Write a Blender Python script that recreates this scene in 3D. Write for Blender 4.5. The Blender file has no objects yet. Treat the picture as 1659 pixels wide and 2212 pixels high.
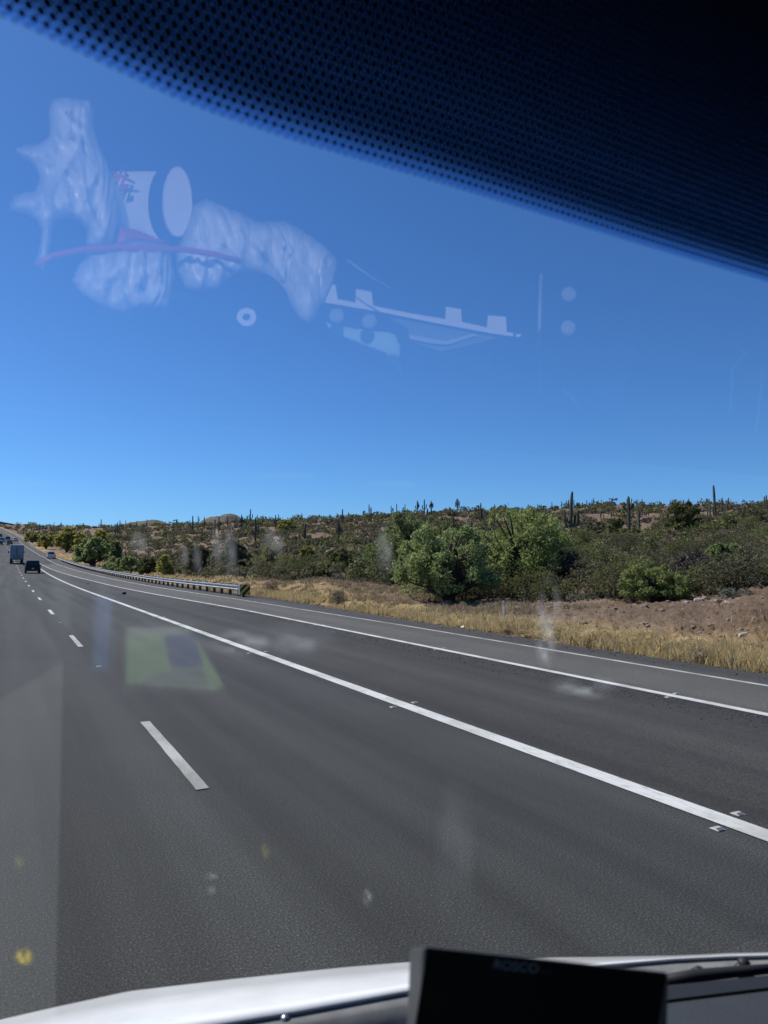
import bpy, bmesh, math, random
import numpy as np
from mathutils import Vector, Matrix

random.seed(7)
RNG = np.random.default_rng(11)
sc = bpy.context.scene
C = bpy.context.collection
R = math.radians

# ------------------------------------------------------------------ camera
F, CX, CY, HC = 1533.0, 829.5, 1106.0, 2.02      # focal length and centre in 1659 x 2212 picture units, eye height
YAW, PIT = R(27.8), math.atan(110.0 / 1533.0)
fw = Vector((math.sin(YAW) * math.cos(PIT), math.cos(YAW) * math.cos(PIT), math.sin(PIT)))
rt = Vector((math.cos(YAW), -math.sin(YAW), 0.0))
up = rt.cross(fw)
fh = Vector((math.sin(YAW), math.cos(YAW), 0.0))
cd = bpy.data.cameras.new('camera')
cam = bpy.data.objects.new('camera', cd)
C.objects.link(cam)
cd.sensor_fit = 'VERTICAL'; cd.sensor_height = 36.0; cd.lens = 36.0 * F / 2212.0
cd.clip_start = 0.02; cd.clip_end = 9000
cd.dof.use_dof = True; cd.dof.focus_distance = 70.0; cd.dof.aperture_fstop = 4.6
cam.matrix_world = Matrix(((rt.x, up.x, -fw.x, 0), (rt.y, up.y, -fw.y, 0), (rt.z, up.z, -fw.z, HC), (0, 0, 0, 1)))
sc.camera = cam

# ------------------------------------------------------------------ sky and sun
SUN_AZ, SUN_EL = R(-38), R(50)
w = bpy.data.worlds.new('World'); sc.world = w; w.use_nodes = True
nt = w.node_tree; nt.nodes.clear()
sky = nt.nodes.new('ShaderNodeTexSky'); sky.sky_type = 'NISHITA'; sky.sun_disc = False
sky.sun_elevation = SUN_EL; sky.sun_rotation = SUN_AZ
sky.altitude = 1500; sky.air_density = 1.0; sky.dust_density = 0.9; sky.ozone_density = 6.0
hs = nt.nodes.new('ShaderNodeMixRGB'); hs.blend_type = 'MULTIPLY'; hs.inputs[0].default_value = 1.0; hs.inputs[2].default_value = (0.425, 0.685, 0.93, 1)   # deep dry-air blue
bg = nt.nodes.new('ShaderNodeBackground'); bg.inputs[1].default_value = 0.127
wo = nt.nodes.new('ShaderNodeOutputWorld')
nt.links.new(sky.outputs[0], hs.inputs[1]); nt.links.new(hs.outputs[0], bg.inputs[0]); nt.links.new(bg.outputs[0], wo.inputs[0])
sl = bpy.data.lights.new('sun', 'SUN'); sl.energy = 5.0; sl.angle = R(0.53); sl.color = (1.0, 0.95, 0.84)
so = bpy.data.objects.new('sun', sl); C.objects.link(so)
SUNV = Vector((math.sin(SUN_AZ) * math.cos(SUN_EL), math.cos(SUN_AZ) * math.cos(SUN_EL), math.sin(SUN_EL)))
so.rotation_euler = SUNV.to_track_quat('Z', 'Y').to_euler(); so.location = (0, 0, 60)

sc.view_settings.view_transform = 'Standard'; sc.view_settings.look = 'None'
sc.view_settings.exposure = 0.18; sc.view_settings.gamma = 1.0
sc.render.engine = 'CYCLES'
sc.cycles.use_denoising = True
sc.cycles.max_bounces = 8; sc.cycles.transparent_max_bounces = 24
sc.cycles.caustics_reflective = False; sc.cycles.caustics_refractive = False
sc.cycles.sample_clamp_indirect = 6.0

# ------------------------------------------------------------------ geometry of the view: picture point -> ray -> place
def ray(x, y):
    return fw * F + rt * (x - CX) - up * (y - CY)
def uv_of(x, y):
    r = ray(x, y); d = r.dot(fh)
    return r.dot(rt) / d, r.z / d
def world(U, D):
    return D * (fh.x + U * rt.x), D * (fh.y + U * rt.y)

# ------------------------------------------------------------------ materials
def nodes(name):
    m = bpy.data.materials.new(name); m.use_nodes = True
    t = m.node_tree; t.nodes.clear()
    o = t.nodes.new('ShaderNodeOutputMaterial')
    return m, t, o
def N(t, kind, **kw):
    n = t.nodes.new(kind)
    for k, v in kw.items():
        setattr(n, k, v)
    return n
def ramp(t, stops):
    r = t.nodes.new('ShaderNodeValToRGB'); e = r.color_ramp.elements
    while len(e) > 1: e.remove(e[-1])
    e[0].position = stops[0][0]; e[0].color = (*stops[0][1], 1)
    for p, c in stops[1:]:
        k = e.new(p); k.color = (*c, 1)
    return r
def sc3(c, k): return tuple(min(1, v * k) for v in c)
def M(name, col, rough=0.6, metal=0.0, var=0.15, scale=4.0, bump=0.0, bscale=40.0, spec=0.5, coat=0.0, coord='Object', detail=5.0):
    m, t, o = nodes(name)
    b = N(t, 'ShaderNodeBsdfPrincipled')
    b.inputs['Roughness'].default_value = rough; b.inputs['Metallic'].default_value = metal
    b.inputs['Specular IOR Level'].default_value = spec; b.inputs['Coat Weight'].default_value = coat
    tc = N(t, 'ShaderNodeTexCoord')
    n1 = N(t, 'ShaderNodeTexNoise'); n1.inputs['Scale'].default_value = scale; n1.inputs['Detail'].default_value = detail
    t.links.new(tc.outputs[coord], n1.inputs['Vector'])
    r = ramp(t, [(0.3, sc3(col, 1 - var)), (0.7, sc3(col, 1 + var))])
    t.links.new(n1.outputs[0], r.inputs[0]); t.links.new(r.outputs[0], b.inputs['Base Color'])
    if bump:
        n2 = N(t, 'ShaderNodeTexNoise'); n2.inputs['Scale'].default_value = bscale; n2.inputs['Detail'].default_value = 6
        t.links.new(tc.outputs[coord], n2.inputs['Vector'])
        bp = N(t, 'ShaderNodeBump'); bp.inputs['Strength'].default_value = bump; bp.inputs['Distance'].default_value = 0.05
        t.links.new(n2.outputs[0], bp.inputs['Height']); t.links.new(bp.outputs[0], b.inputs['Normal'])
    t.links.new(b.outputs[0], o.inputs[0])
    return m
def leafmat(name, c1, c2, c3, trans=0.3):
    """leaf colour varies leaf by leaf and plant by plant"""
    m, t, o = nodes(name)
    g = N(t, 'ShaderNodeNewGeometry'); oi = N(t, 'ShaderNodeObjectInfo')
    r = ramp(t, [(0.0, c1), (0.55, c2), (1.0, c3)])
    t.links.new(g.outputs['Random Per Island'], r.inputs[0])
    h = N(t, 'ShaderNodeHueSaturation')
    mr = N(t, 'ShaderNodeMapRange'); mr.inputs['To Min'].default_value = 0.72; mr.inputs['To Max'].default_value = 1.25
    t.links.new(oi.outputs['Random'], mr.inputs[0]); t.links.new(mr.outputs[0], h.inputs['Value'])
    t.links.new(r.outputs[0], h.inputs['Color'])
    d = N(t, 'ShaderNodeBsdfDiffuse'); tr = N(t, 'ShaderNodeBsdfTranslucent')
    mx = N(t, 'ShaderNodeMixShader'); mx.inputs[0].default_value = trans
    t.links.new(h.outputs[0], d.inputs[0]); t.links.new(h.outputs[0], tr.inputs[0])
    t.links.new(d.outputs[0], mx.inputs[1]); t.links.new(tr.outputs[0], mx.inputs[2]); t.links.new(mx.outputs[0], o.inputs[0])
    return m

def asphalt(name, base, speck, streak=0.12, rough=0.85):
    m, t, o = nodes(name)
    tc = N(t, 'ShaderNodeTexCoord')
    b = N(t, 'ShaderNodeBsdfPrincipled'); b.inputs['Roughness'].default_value = rough
    b.inputs['Specular IOR Level'].default_value = 0.35
    # aggregate grain, medium mottling, long streaks along the lanes
    n1 = N(t, 'ShaderNodeTexNoise'); n1.inputs['Scale'].default_value = 80; n1.inputs['Detail'].default_value = 4; n1.inputs['Roughness'].default_value = 0.8
    t.links.new(tc.outputs['Object'], n1.inputs['Vector'])
    r1 = ramp(t, [(0.40, sc3(base, 0.3)), (0.48, sc3(base, 0.9)), (0.55, sc3(base, 1.3)), (0.60, sc3(base, 1.7)), (0.645, speck)])
    t.links.new(n1.outputs[0], r1.inputs[0])
    mp = N(t, 'ShaderNodeMapping'); mp.inputs['Scale'].default_value = (0.75, 0.02, 1)
    t.links.new(tc.outputs['Object'], mp.inputs[0])
    n2 = N(t, 'ShaderNodeTexNoise'); n2.inputs['Scale'].default_value = 1.6; n2.inputs['Detail'].default_value = 5
    t.links.new(mp.outputs[0], n2.inputs['Vector'])
    r2 = ramp(t, [(0.3, (1 - streak * 1.6,) * 3), (0.7, (1 + streak,) * 3)])
    r2.color_ramp.elements[0].color = (1 - streak * 1.6,) * 3 + (1,)
    t.links.new(n2.outputs[0], r2.inputs[0])
    n3 = N(t, 'ShaderNodeTexNoise'); n3.inputs['Scale'].default_value = 0.7; n3.inputs['Detail'].default_value = 3
    t.links.new(tc.outputs['Object'], n3.inputs['Vector'])
    r3 = ramp(t, [(0.3, (0.86,) * 3), (0.7, (1.0,) * 3)])
    t.links.new(n3.outputs[0], r3.inputs[0])
    m1 = N(t, 'ShaderNodeMixRGB', blend_type='MULTIPLY'); m1.inputs[0].default_value = 1
    m2 = N(t, 'ShaderNodeMixRGB', blend_type='MULTIPLY'); m2.inputs[0].default_value = 1
    t.links.new(r1.outputs[0], m1.inputs[1]); t.links.new(r2.outputs[0], m1.inputs[2])
    t.links.new(m1.outputs[0], m2.inputs[1]); t.links.new(r3.outputs[0], m2.inputs[2])
    t.links.new(m2.outputs[0], b.inputs['Base Color'])
    bp = N(t, 'ShaderNodeBump'); bp.inputs['Strength'].default_value = 0.22; bp.inputs['Distance'].default_value = 0.01
    t.links.new(n1.outputs[0], bp.inputs['Height']); t.links.new(bp.outputs[0], b.inputs['Normal'])
    t.links.new(b.outputs[0], o.inputs[0])
    return m

def soil(name):
    m, t, o = nodes(name)
    tc = N(t, 'ShaderNodeTexCoord'); b = N(t, 'ShaderNodeBsdfPrincipled'); b.inputs['Roughness'].default_value = 0.95
    b.inputs['Specular IOR Level'].default_value = 0.15
    n1 = N(t, 'ShaderNodeTexNoise'); n1.inputs['Scale'].default_value = 0.22; n1.inputs['Detail'].default_value = 9; n1.inputs['Roughness'].default_value = 0.7
    t.links.new(tc.outputs['Object'], n1.inputs['Vector'])
    r1 = ramp(t, [(0.3, (0.135, 0.088, 0.060)), (0.5, (0.20, 0.142, 0.102)), (0.7, (0.27, 0.205, 0.152))])
    t.links.new(n1.outputs[0], r1.inputs[0])
    n2 = N(t, 'ShaderNodeTexNoise'); n2.inputs['Scale'].default_value = 6.0; n2.inputs['Detail'].default_value = 8; n2.inputs['Roughness'].default_value = 0.75
    t.links.new(tc.outputs['Object'], n2.inputs['Vector'])
    r2 = ramp(t, [(0.35, (0.55,) * 3), (0.55, (1, 1, 1)), (0.72, (1.0, 1.0, 1.0))])
    t.links.new(n2.outputs[0], r2.inputs[0])
    m1 = N(t, 'ShaderNodeMixRGB', blend_type='MULTIPLY'); m1.inputs[0].default_value = 1
    t.links.new(r1.outputs[0], m1.inputs[1]); t.links.new(r2.outputs[0], m1.inputs[2])
    # straw and dust close to the pavement edge
    at = N(t, 'ShaderNodeAttribute', attribute_name='straw')
    n3 = N(t, 'ShaderNodeTexNoise'); n3.inputs['Scale'].default_value = 1.4; n3.inputs['Detail'].default_value = 6
    t.links.new(tc.outputs['Object'], n3.inputs['Vector'])
    mu = N(t, 'ShaderNodeMath', operation='MULTIPLY_ADD'); mu.inputs[1].default_value = 1.7; mu.inputs[2].default_value = -0.85
    t.links.new(n3.outputs[0], mu.inputs[0])
    ad = N(t, 'ShaderNodeMath', operation='ADD', use_clamp=True)
    t.links.new(at.outputs['Fac'], ad.inputs[0]); t.links.new(mu.outputs[0], ad.inputs[1])
    mm = N(t, 'ShaderNodeMath', operation='MULTIPLY', use_clamp=True); t.links.new(ad.outputs[0], mm.inputs[0]); t.links.new(at.outputs['Fac'], mm.inputs[1])
    m2 = N(t, 'ShaderNodeMixRGB'); t.links.new(mm.outputs[0], m2.inputs[0])
    t.links.new(m1.outputs[0], m2.inputs[1]); m2.inputs[2].default_value = (0.36, 0.255, 0.125, 1)
    t.links.new(m2.outputs[0], b.inputs['Base Color'])
    bp = N(t, 'ShaderNodeBump'); bp.inputs['Strength'].default_value = 0.9; bp.inputs['Distance'].default_value = 0.12
    t.links.new(n2.outputs[0], bp.inputs['Height']); t.links.new(bp.outputs[0], b.inputs['Normal'])
    t.links.new(b.outputs[0], o.inputs[0])
    return m

def paint(name, col, wear=0.42):
    """road paint worn through to the asphalt in grains and streaks"""
    m, t, o = nodes(name)
    tc = N(t, 'ShaderNodeTexCoord'); b = N(t, 'ShaderNodeBsdfPrincipled'); b.inputs['Roughness'].default_value = 0.7
    n1 = N(t, 'ShaderNodeTexNoise'); n1.inputs['Scale'].default_value = 26; n1.inputs['Detail'].default_value = 7; n1.inputs['Roughness'].default_value = 0.8
    mp = N(t, 'ShaderNodeMapping'); mp.inputs['Scale'].default_value = (1, 0.25, 1)
    t.links.new(tc.outputs['Object'], mp.inputs[0]); t.links.new(mp.outputs[0], n1.inputs['Vector'])
    r = ramp(t, [(wear - 0.12, sc3(col, 0.55)), (wear, sc3(col, 0.9)), (0.62, col)])
    n2 = N(t, 'ShaderNodeTexNoise'); n2.inputs['Scale'].default_value = 1.1; n2.inputs['Detail'].default_value = 5; t.links.new(tc.outputs['Object'], n2.inputs['Vector'])
    r2 = ramp(t, [(0.32, (0.62, 0.61, 0.59)), (0.55, (1.0, 1.0, 1.0))]); t.links.new(n2.outputs[0], r2.inputs[0])
    mm = N(t, 'ShaderNodeMixRGB', blend_type='MULTIPLY'); mm.inputs[0].default_value = 1; t.links.new(r.outputs[0], mm.inputs[1]); t.links.new(r2.outputs[0], mm.inputs[2])
    t.links.new(n1.outputs[0], r.inputs[0]); t.links.new(mm.outputs[0], b.inputs['Base Color']); t.links.new(b.outputs[0], o.inputs[0])
    return m

MAT = dict(
    lane=asphalt('lane_asphalt', (0.0415, 0.043, 0.041), (0.20, 0.20, 0.19), 0.34),
    gore=asphalt('gore_asphalt', (0.046, 0.0445, 0.041), (0.12, 0.116, 0.107), 0.26),
    ramp=asphalt('ramp_asphalt', (0.094, 0.090, 0.081), (0.22, 0.21, 0.19), 0.12),
    shoulder=asphalt('shoulder_gravel', (0.062, 0.060, 0.058), (0.17, 0.165, 0.16), 0.25),
    soil=soil('desert_soil'),
    white=paint('white_road_paint', (0.60, 0.605, 0.59), 0.46),
    oldwhite=paint('worn_road_paint', (0.47, 0.47, 0.43), 0.46),
    dashw=paint('dash_road_paint', (0.40, 0.41, 0.39), 0.44),
    galv=M('galvanised_steel', (0.30, 0.31, 0.31), 0.45, 0.7, 0.25, 3, 0.1, 30),
    wood=M('weathered_wood', (0.14, 0.10, 0.07), 0.85, 0, 0.35, 9, 0.5, 30),
    black=M('black_rubber', (0.012, 0.012, 0.013), 0.75, 0, 0.2),
    yellow=M('sign_yellow', (0.80, 0.50, 0.05), 0.5, 0, 0.08),
    signback=M('sign_black', (0.012, 0.012, 0.012), 0.5, 0, 0.1),
    trunk=M('mesquite_bark', (0.055, 0.042, 0.033), 0.9, 0, 0.3, 10, 0.6, 40),
    greenbark=M('palo_verde_bark', (0.10, 0.105, 0.05), 0.85, 0, 0.25, 8),
    saguaro=M('saguaro_skin', (0.066, 0.068, 0.043), 0.75, 0, 0.35, 1.3, 0.25, 25),
    rock=M('desert_rock', (0.20, 0.145, 0.115), 0.9, 0, 0.4, 2.2, 0.6, 9),
    pale=M('pale_rock', (0.36, 0.30, 0.25), 0.9, 0, 0.3, 2.2, 0.6, 9),
    post=M('rusty_steel', (0.07, 0.05, 0.045), 0.8, 0.3, 0.3, 9),
    post2=M('loose_gravel', (0.075, 0.068, 0.06), 0.9, 0, 0.4, 30),
    litter=M('white_plastic', (0.75, 0.75, 0.74), 0.5, 0, 0.08),
    mesq=leafmat('mesquite_leaf', (0.145, 0.19, 0.078), (0.245, 0.30, 0.125), (0.37, 0.42, 0.19), 0.52),
    mesq2=leafmat('bright_mesquite_leaf', (0.18, 0.225, 0.075), (0.30, 0.355, 0.125), (0.43, 0.475, 0.20), 0.52),
    palo=leafmat('palo_verde_leaf', (0.22, 0.23, 0.06), (0.38, 0.365, 0.10), (0.55, 0.49, 0.16), 0.45),
    creo=leafmat('creosote_leaf', (0.08, 0.079, 0.047), (0.14, 0.135, 0.08), (0.23, 0.215, 0.13), 0.35),
    brown=leafmat('grey_twig', (0.08, 0.064, 0.052), (0.14, 0.117, 0.096), (0.24, 0.208, 0.172), 0.1),
    sage=leafmat('sage_leaf', (0.11, 0.12, 0.088), (0.18, 0.19, 0.135), (0.27, 0.27, 0.20), 0.22),
    olive=leafmat('olive_leaf', (0.085, 0.095, 0.04), (0.145, 0.16, 0.065), (0.23, 0.235, 0.10), 0.4),
    straw=leafmat('dry_straw', (0.44, 0.33, 0.16), (0.66, 0.53, 0.29), (0.82, 0.71, 0.45), 0.42),
    straw2=leafmat('pale_straw', (0.24, 0.19, 0.12), (0.38, 0.31, 0.20), (0.52, 0.44, 0.30), 0.3),
)

# ------------------------------------------------------------------ mesh helpers
def tag(o, label=None, cat=None, group=None, kind=None):
    if label: o['label'] = label
    if cat: o['category'] = cat
    if group: o['group'] = group
    if kind: o['kind'] = kind
    return o
def link(name, me, mat=None, parent=None):
    o = bpy.data.objects.new(name, me); C.objects.link(o)
    if mat is not None and me is not None and not me.materials:
        me.materials.append(mat)
    if parent is not None: o.parent = parent
    return o
def mesh(name, v, f, mat=None, parent=None, smooth=False):
    me = bpy.data.meshes.new(name)
    v = np.asarray(v, dtype=np.float32)
    if isinstance(f, np.ndarray):
        k = f.shape[1]
        me.vertices.add(len(v)); me.vertices.foreach_set('co', v.ravel())
        me.loops.add(f.size); me.loops.foreach_set('vertex_index', f.astype(np.int32).ravel())
        me.polygons.add(len(f)); me.polygons.foreach_set('loop_start', np.arange(0, f.size, k, dtype=np.int32))
        me.update(calc_edges=True)
    else:
        me.from_pydata(v.tolist(), [], f); me.update()
    if smooth: me.polygons.foreach_set('use_smooth', [True] * len(me.polygons))
    return link(name, me, mat, parent)
def empty(name, loc=(0, 0, 0), rz=0.0):
    o = bpy.data.objects.new(name, None); C.objects.link(o); o.location = loc; o.rotation_euler = (0, 0, rz)
    o.empty_display_size = 0.2
    return o
class MB:
    def __init__(s): s.v = []; s.f = []
    def add(s, v, f):
        n = len(s.v); s.v += [tuple(p) for p in v]; s.f += [tuple(i + n for i in q) for q in f]; return s
    def box(s, c, d, rz=0.0, taper=1.0):
        x, y, z = (k / 2 for k in d); ca, sa = math.cos(rz), math.sin(rz); v = []
        for zz in (-z, z):
            k = taper if zz > 0 else 1.0
            for a, b in ((-x, -y), (x, -y), (x, y), (-x, y)):
                a, b = a * k, b * k
                v.append((c[0] + a * ca - b * sa, c[1] + a * sa + b * ca, c[2] + zz))
        return s.add(v, [(3, 2, 1, 0), (4, 5, 6, 7), (0, 1, 5, 4), (1, 2, 6, 5), (2, 3, 7, 6), (3, 0, 4, 7)])
    def hexa(s, b, t):
        """eight corners: four below, four above"""
        return s.add(list(b) + list(t), [(3, 2, 1, 0), (4, 5, 6, 7), (0, 1, 5, 4), (1, 2, 6, 5), (2, 3, 7, 6), (3, 0, 4, 7)])
    def tube(s, pts, rad, n=6, cap=True):
        pts = [Vector(p) for p in pts]; rings = []
        for i, p in enumerate(pts):
            a = pts[max(i - 1, 0)]; b = pts[min(i + 1, len(pts) - 1)]
            d = (b - a).normalized() if (b - a).length > 1e-6 else Vector((0, 0, 1))
            u = d.cross(Vector((0, 1, 0)) if abs(d.y) < 0.9 else Vector((1, 0, 0))).normalized(); w_ = d.cross(u)
            r = rad[i] if isinstance(rad, (list, tuple)) else rad
            rings.append([p + (u * math.cos(2 * math.pi * k / n) + w_ * math.sin(2 * math.pi * k / n)) * r for k in range(n)])
        v = [q for ring in rings for q in ring]; f = []
        for i in range(len(pts) - 1):
            for k in range(n):
                f.append((i * n + k, i * n + (k + 1) % n, (i + 1) * n + (k + 1) % n, (i + 1) * n + k))
        if cap:
            f.append(tuple(range(n))[::-1]); f.append(tuple((len(pts) - 1) * n + k for k in range(n)))
        return s.add(v, f)
    def prism(s, poly, a, b, axis=1):
        """polygon in the plane across axis, swept from a to b"""
        def P(p, t):
            q = [p[0], p[1]]; q.insert(axis, t); return tuple(q)
        n = len(poly); v = [P(p, a) for p in poly] + [P(p, b) for p in poly]
        f = [tuple(range(n)), tuple(range(2 * n - 1, n - 1, -1))]
        f += [(i, i + n, (i + 1) % n + n, (i + 1) % n) for i in range(n)]
        return s.add(v, f)
    def build(s, name, mat, parent=None, smooth=False, bevel=0.0):
        o = mesh(name, s.v, s.f, mat, parent, smooth)
        bm = bmesh.new(); bm.from_mesh(o.data); bmesh.ops.recalc_face_normals(bm, faces=bm.faces)
        if bevel:
            bmesh.ops.bevel(bm, geom=list(bm.edges), offset=bevel, segments=2, profile=0.6, affect='EDGES', clamp_overlap=True)
        bm.to_mesh(o.data); bm.free()
        if smooth: o.data.polygons.foreach_set('use_smooth', [True] * len(o.data.polygons))
        return o
def copy_tree(o, parent=None):
    c = o.copy(); C.objects.link(c)
    if parent is not None: c.parent = parent
    for ch in list(o.children): copy_tree(ch, c)
    return c

# ------------------------------------------------------------------ road profile and lateral lines (x across, y along)
def zr(s): return 1.3e-4 * np.maximum(np.asarray(s, dtype=float) - 50, 0) ** 2
def tab(*pts):
    a = np.array(pts, dtype=float)
    return lambda s: np.interp(s, a[:, 0], a[:, 1])
shift = tab((0, 0), (70, 0), (140, -0.12), (200, -0.5), (260, -1.4), (300, -2.7), (350, -5), (400, -8.5), (450, -15), (520, -26), (620, -46))
third = tab((-60, 11.1), (8, 11.1), (20, 11.35), (40, 11.3), (63, 10.85), (82, 10.62), (108, 10.35), (132, 9.8), (170, 8.95), (209, 8.55), (266, 6.85), (300, 5.5), (350, 3.3), (400, -0.2), (450, -6.7), (520, -17.7), (620, -37.7))
second = tab((-60, 9.0), (30, 9.0), (48, 8.4), (62, 8.07), (82, 7.85), (100, 7.4), (127, 6.7), (163, 6.0), (180, 5.7), (200, 5.4))
thick = tab((-60, 5.08), (60, 5.0), (100, 4.95), (138, 4.9), (170, 4.9), (200, 4.8))
pave = tab((-60, 12.3), (14, 12.3), (22, 12.6), (31, 13.0), (40, 13.3), (60, 13.3), (85, 13.1), (113, 12.8), (146, 12.4), (185, 12.0), (230, 10.7), (266, 9.4), (300, 8.0), (350, 5.8), (400, 2.4), (450, -4.2), (520, -15), (620, -35))
rail_x = tab((35, 12.6), (41, 12.45), (60, 12.2), (85, 12.1), (113, 11.9), (146, 11.5), (190, 10.9))
ST = np.concatenate([np.arange(-60, 60, 2.0), np.arange(60, 200, 3.0), np.arange(200, 622, 6.0)])

# ------------------------------------------------------------------ terrain height field (fitted in bearing and distance, evaluated in world x, y)
COLS = [
    (-400, [(300, 1165), (400, 1150), (600, 1133)]),
    (-60, [(200, 1200), (300, 1168), (380, 1150), (480, 1139), (600, 1131)]),
    (60, [(150, 1216), (250, 1195), (330, 1172), (420, 1152), (500, 1140), (600, 1131)]),
    (120, [(120, 1226), (150, 1216), (190, 1206), (250, 1192), (330, 1168), (430, 1148), (520, 1137)]),
    (250, [(90, 1252), (120, 1236), (140, 1226), (180, 1206), (250, 1180), (350, 1152), (480, 1137)]),
    (400, [(60, 1268), (75, 1256), (90, 1246), (130, 1218), (180, 1190), (250, 1162), (330, 1143), (420, 1132)]),
    (550, [(40, 1292), (50, 1272), (58, 1258), (80, 1240), (120, 1205), (180, 1168), (260, 1138), (330, 1126)]),
    (700, [(31, 1314), (36, 1296), (46, 1256), (55, 1254), (80, 1226), (120, 1187), (180, 1152), (240, 1132), (300, 1122)]),
    (850, [(26, 1334), (32, 1308), (40, 1280), (55, 1252), (75, 1215), (112, 1174), (170, 1138), (260, 1113)]),
    (1000, [(22, 1356), (28, 1326), (36, 1303), (45, 1278), (65, 1228), (112, 1170), (170, 1132), (260, 1107)]),
    (1150, [(18.5, 1382), (23, 1350), (29, 1312), (40, 1288), (60, 1234), (112, 1166), (170, 1130), (255, 1103)]),
    (1342, [(16, 1410), (19.5, 1374), (25, 1308), (30, 1309), (40, 1266), (60, 1217), (112, 1162), (170, 1122), (235, 1094)]),
    (1500, [(14.4, 1434), (17.5, 1396), (23, 1308), (27, 1306), (38, 1258), (60, 1207), (112, 1152), (160, 1118), (215, 1091)]),
    (1659, [(13.2, 1455), (15.4, 1420), (20.5, 1286), (25, 1282), (36, 1237), (60, 1184), (100, 1138), (150, 1107), (190, 1089)]),
    (1900, [(11.5, 1490), (13.8, 1450), (18, 1290), (25, 1276), (36, 1228), (60, 1174), (100, 1128), (180, 1084)]),
    (2500, [(9.5, 1600), (12, 1540), (16, 1310), (25, 1280), (36, 1230), (60, 1174), (100, 1128), (180, 1084)]),
]
LD = np.linspace(math.log(6.0), math.log(1400.0), 260)
CU, CZ, CREST = [], [], []
for px, lst in COLS:
    u = uv_of(px, 1180)[0]
    D = np.array([d for d, _ in lst], dtype=float)
    Z = np.array([HC + uv_of(px, y)[1] * d for d, y in lst])
    dc, zc = D[-1], Z[-1]
    D = np.concatenate([[1.0], D, [dc * 1.18, dc * 1.6, 4000]]); Z = np.concatenate([[Z[0]], Z, [zc - 0.2, zc - 5, zc - 14]])
    CU.append(u); CZ.append(np.interp(np.exp(LD), D, Z)); CREST.append(dc)
CU = np.array(CU); CZ = np.array(CZ); CREST = np.array(CREST)
GU = np.linspace(CU[0], CU[-1], 420)
GZ = np.array([[0.0]])
_i = np.clip(np.searchsorted(CU, GU) - 1, 0, len(CU) - 2); _f = (GU - CU[_i]) / (CU[_i + 1] - CU[_i]); _f = _f * _f * (3 - 2 * _f)
GZ = CZ[_i] * (1 - _f)[:, None] + CZ[_i + 1] * _f[:, None]
for _ in range(3):                                   # soften the knees of the profile
    p = np.pad(GZ, ((1, 1), (1, 1)), 'edge'); GZ = 0.5 * GZ + 0.125 * (p[:-2, 1:-1] + p[2:, 1:-1] + p[1:-1, :-2] + p[1:-1, 2:])
def wob(x, y):
    return (np.sin(x * 0.37 + 1.3 * np.sin(y * 0.21)) * np.cos(y * 0.33 + 0.7) * 0.5 + np.sin(x * 0.11 + y * 0.07 + 2) * 0.7
            + np.sin(x * 0.9 - y * 0.6) * 0.18 + np.sin(x * 1.9 + y * 2.3 + np.sin(y)) * 0.10 + np.sin(x * 3.7 - y * 3.1 + 2 * np.sin(x)) * 0.05)
def hz(x, y):
    x = np.asarray(x, dtype=float); y = np.asarray(y, dtype=float)
    D = np.maximum(x * fh.x + y * fh.y, 4.0); U = (x * rt.x + y * rt.y) / D
    a = np.clip((U - GU[0]) / (GU[1] - GU[0]), 0, len(GU) - 1.001); b = np.clip((np.log(D) - LD[0]) / (LD[1] - LD[0]), 0, len(LD) - 1.001)
    i, j = a.astype(int), b.astype(int); p, q = a - i, b - j
    z = (GZ[i, j] * (1 - p) * (1 - q) + GZ[i + 1, j] * p * (1 - q) + GZ[i, j + 1] * (1 - p) * q + GZ[i + 1, j + 1] * p * q)
    e = x - pave(y)
    z = z + wob(x, y) * np.clip((e - 2.0) * 0.03, 0, 0.55)
    k = np.clip(e / np.clip(1.6 + (y - 10) * 0.05, 1.6, 9.0), 0, 1); k = k * k * (3 - 2 * k)
    road = zr(y) - 0.05 - np.clip(-e, 0, 1) * 0.5
    return road * (1 - k) + z * k
def on_ground(px, py, dmin=10.0):
    """the place on the terrain seen at a picture point; the crest if the point is above it"""
    U, V = uv_of(px, py); D = np.exp(np.linspace(math.log(dmin), math.log(620), 1500))
    x, y = world(U, D); z = hz(x, y); v = (z - HC) / D
    hit = np.nonzero(v >= V)[0]
    k = hit[0] if len(hit) else int(np.argmax(np.where(D < np.interp(U, CU, CREST) * 1.05, v, -9)))
    return float(x[k]), float(y[k]), float(z[k]), float(D[k])

# ground far beyond and behind
g = MB(); g.add([(-6000, -6000, -2.2), (6000, -6000, -2.2), (6000, 6000, -2.2), (-6000, 6000, -2.2)], [(0, 1, 2, 3)])
tag(g.build('ground', MAT['soil']), kind='structure')
nd, nu = 330, 380
D1 = np.exp(np.concatenate([np.linspace(math.log(6.5), math.log(45), 190, endpoint=False), np.linspace(math.log(45), math.log(1350), nd - 190)]))
U1 = np.linspace(GU[0], GU[-1], nu)
UU, DD = np.meshgrid(U1, D1, indexing='ij')
TX, TY = world(UU, DD); TZ = hz(TX, TY)
edge = TX - pave(TY)
TZ = TZ + np.where(edge > 1.2, RNG.normal(0, 1, TZ.shape) * np.where(DD < 32, 0.055, np.clip(0.0016 * DD, 0.02, 0.16)), 0)
idx = np.arange(nu * nd).reshape(nu, nd)
q = np.stack([idx[:-1, :-1], idx[1:, :-1], idx[1:, 1:], idx[:-1, 1:]], -1).reshape(-1, 4)
keep = (edge.ravel()[q].max(axis=1) > -1.5) & (TY.ravel()[q].min(axis=1) > -30)
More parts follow.
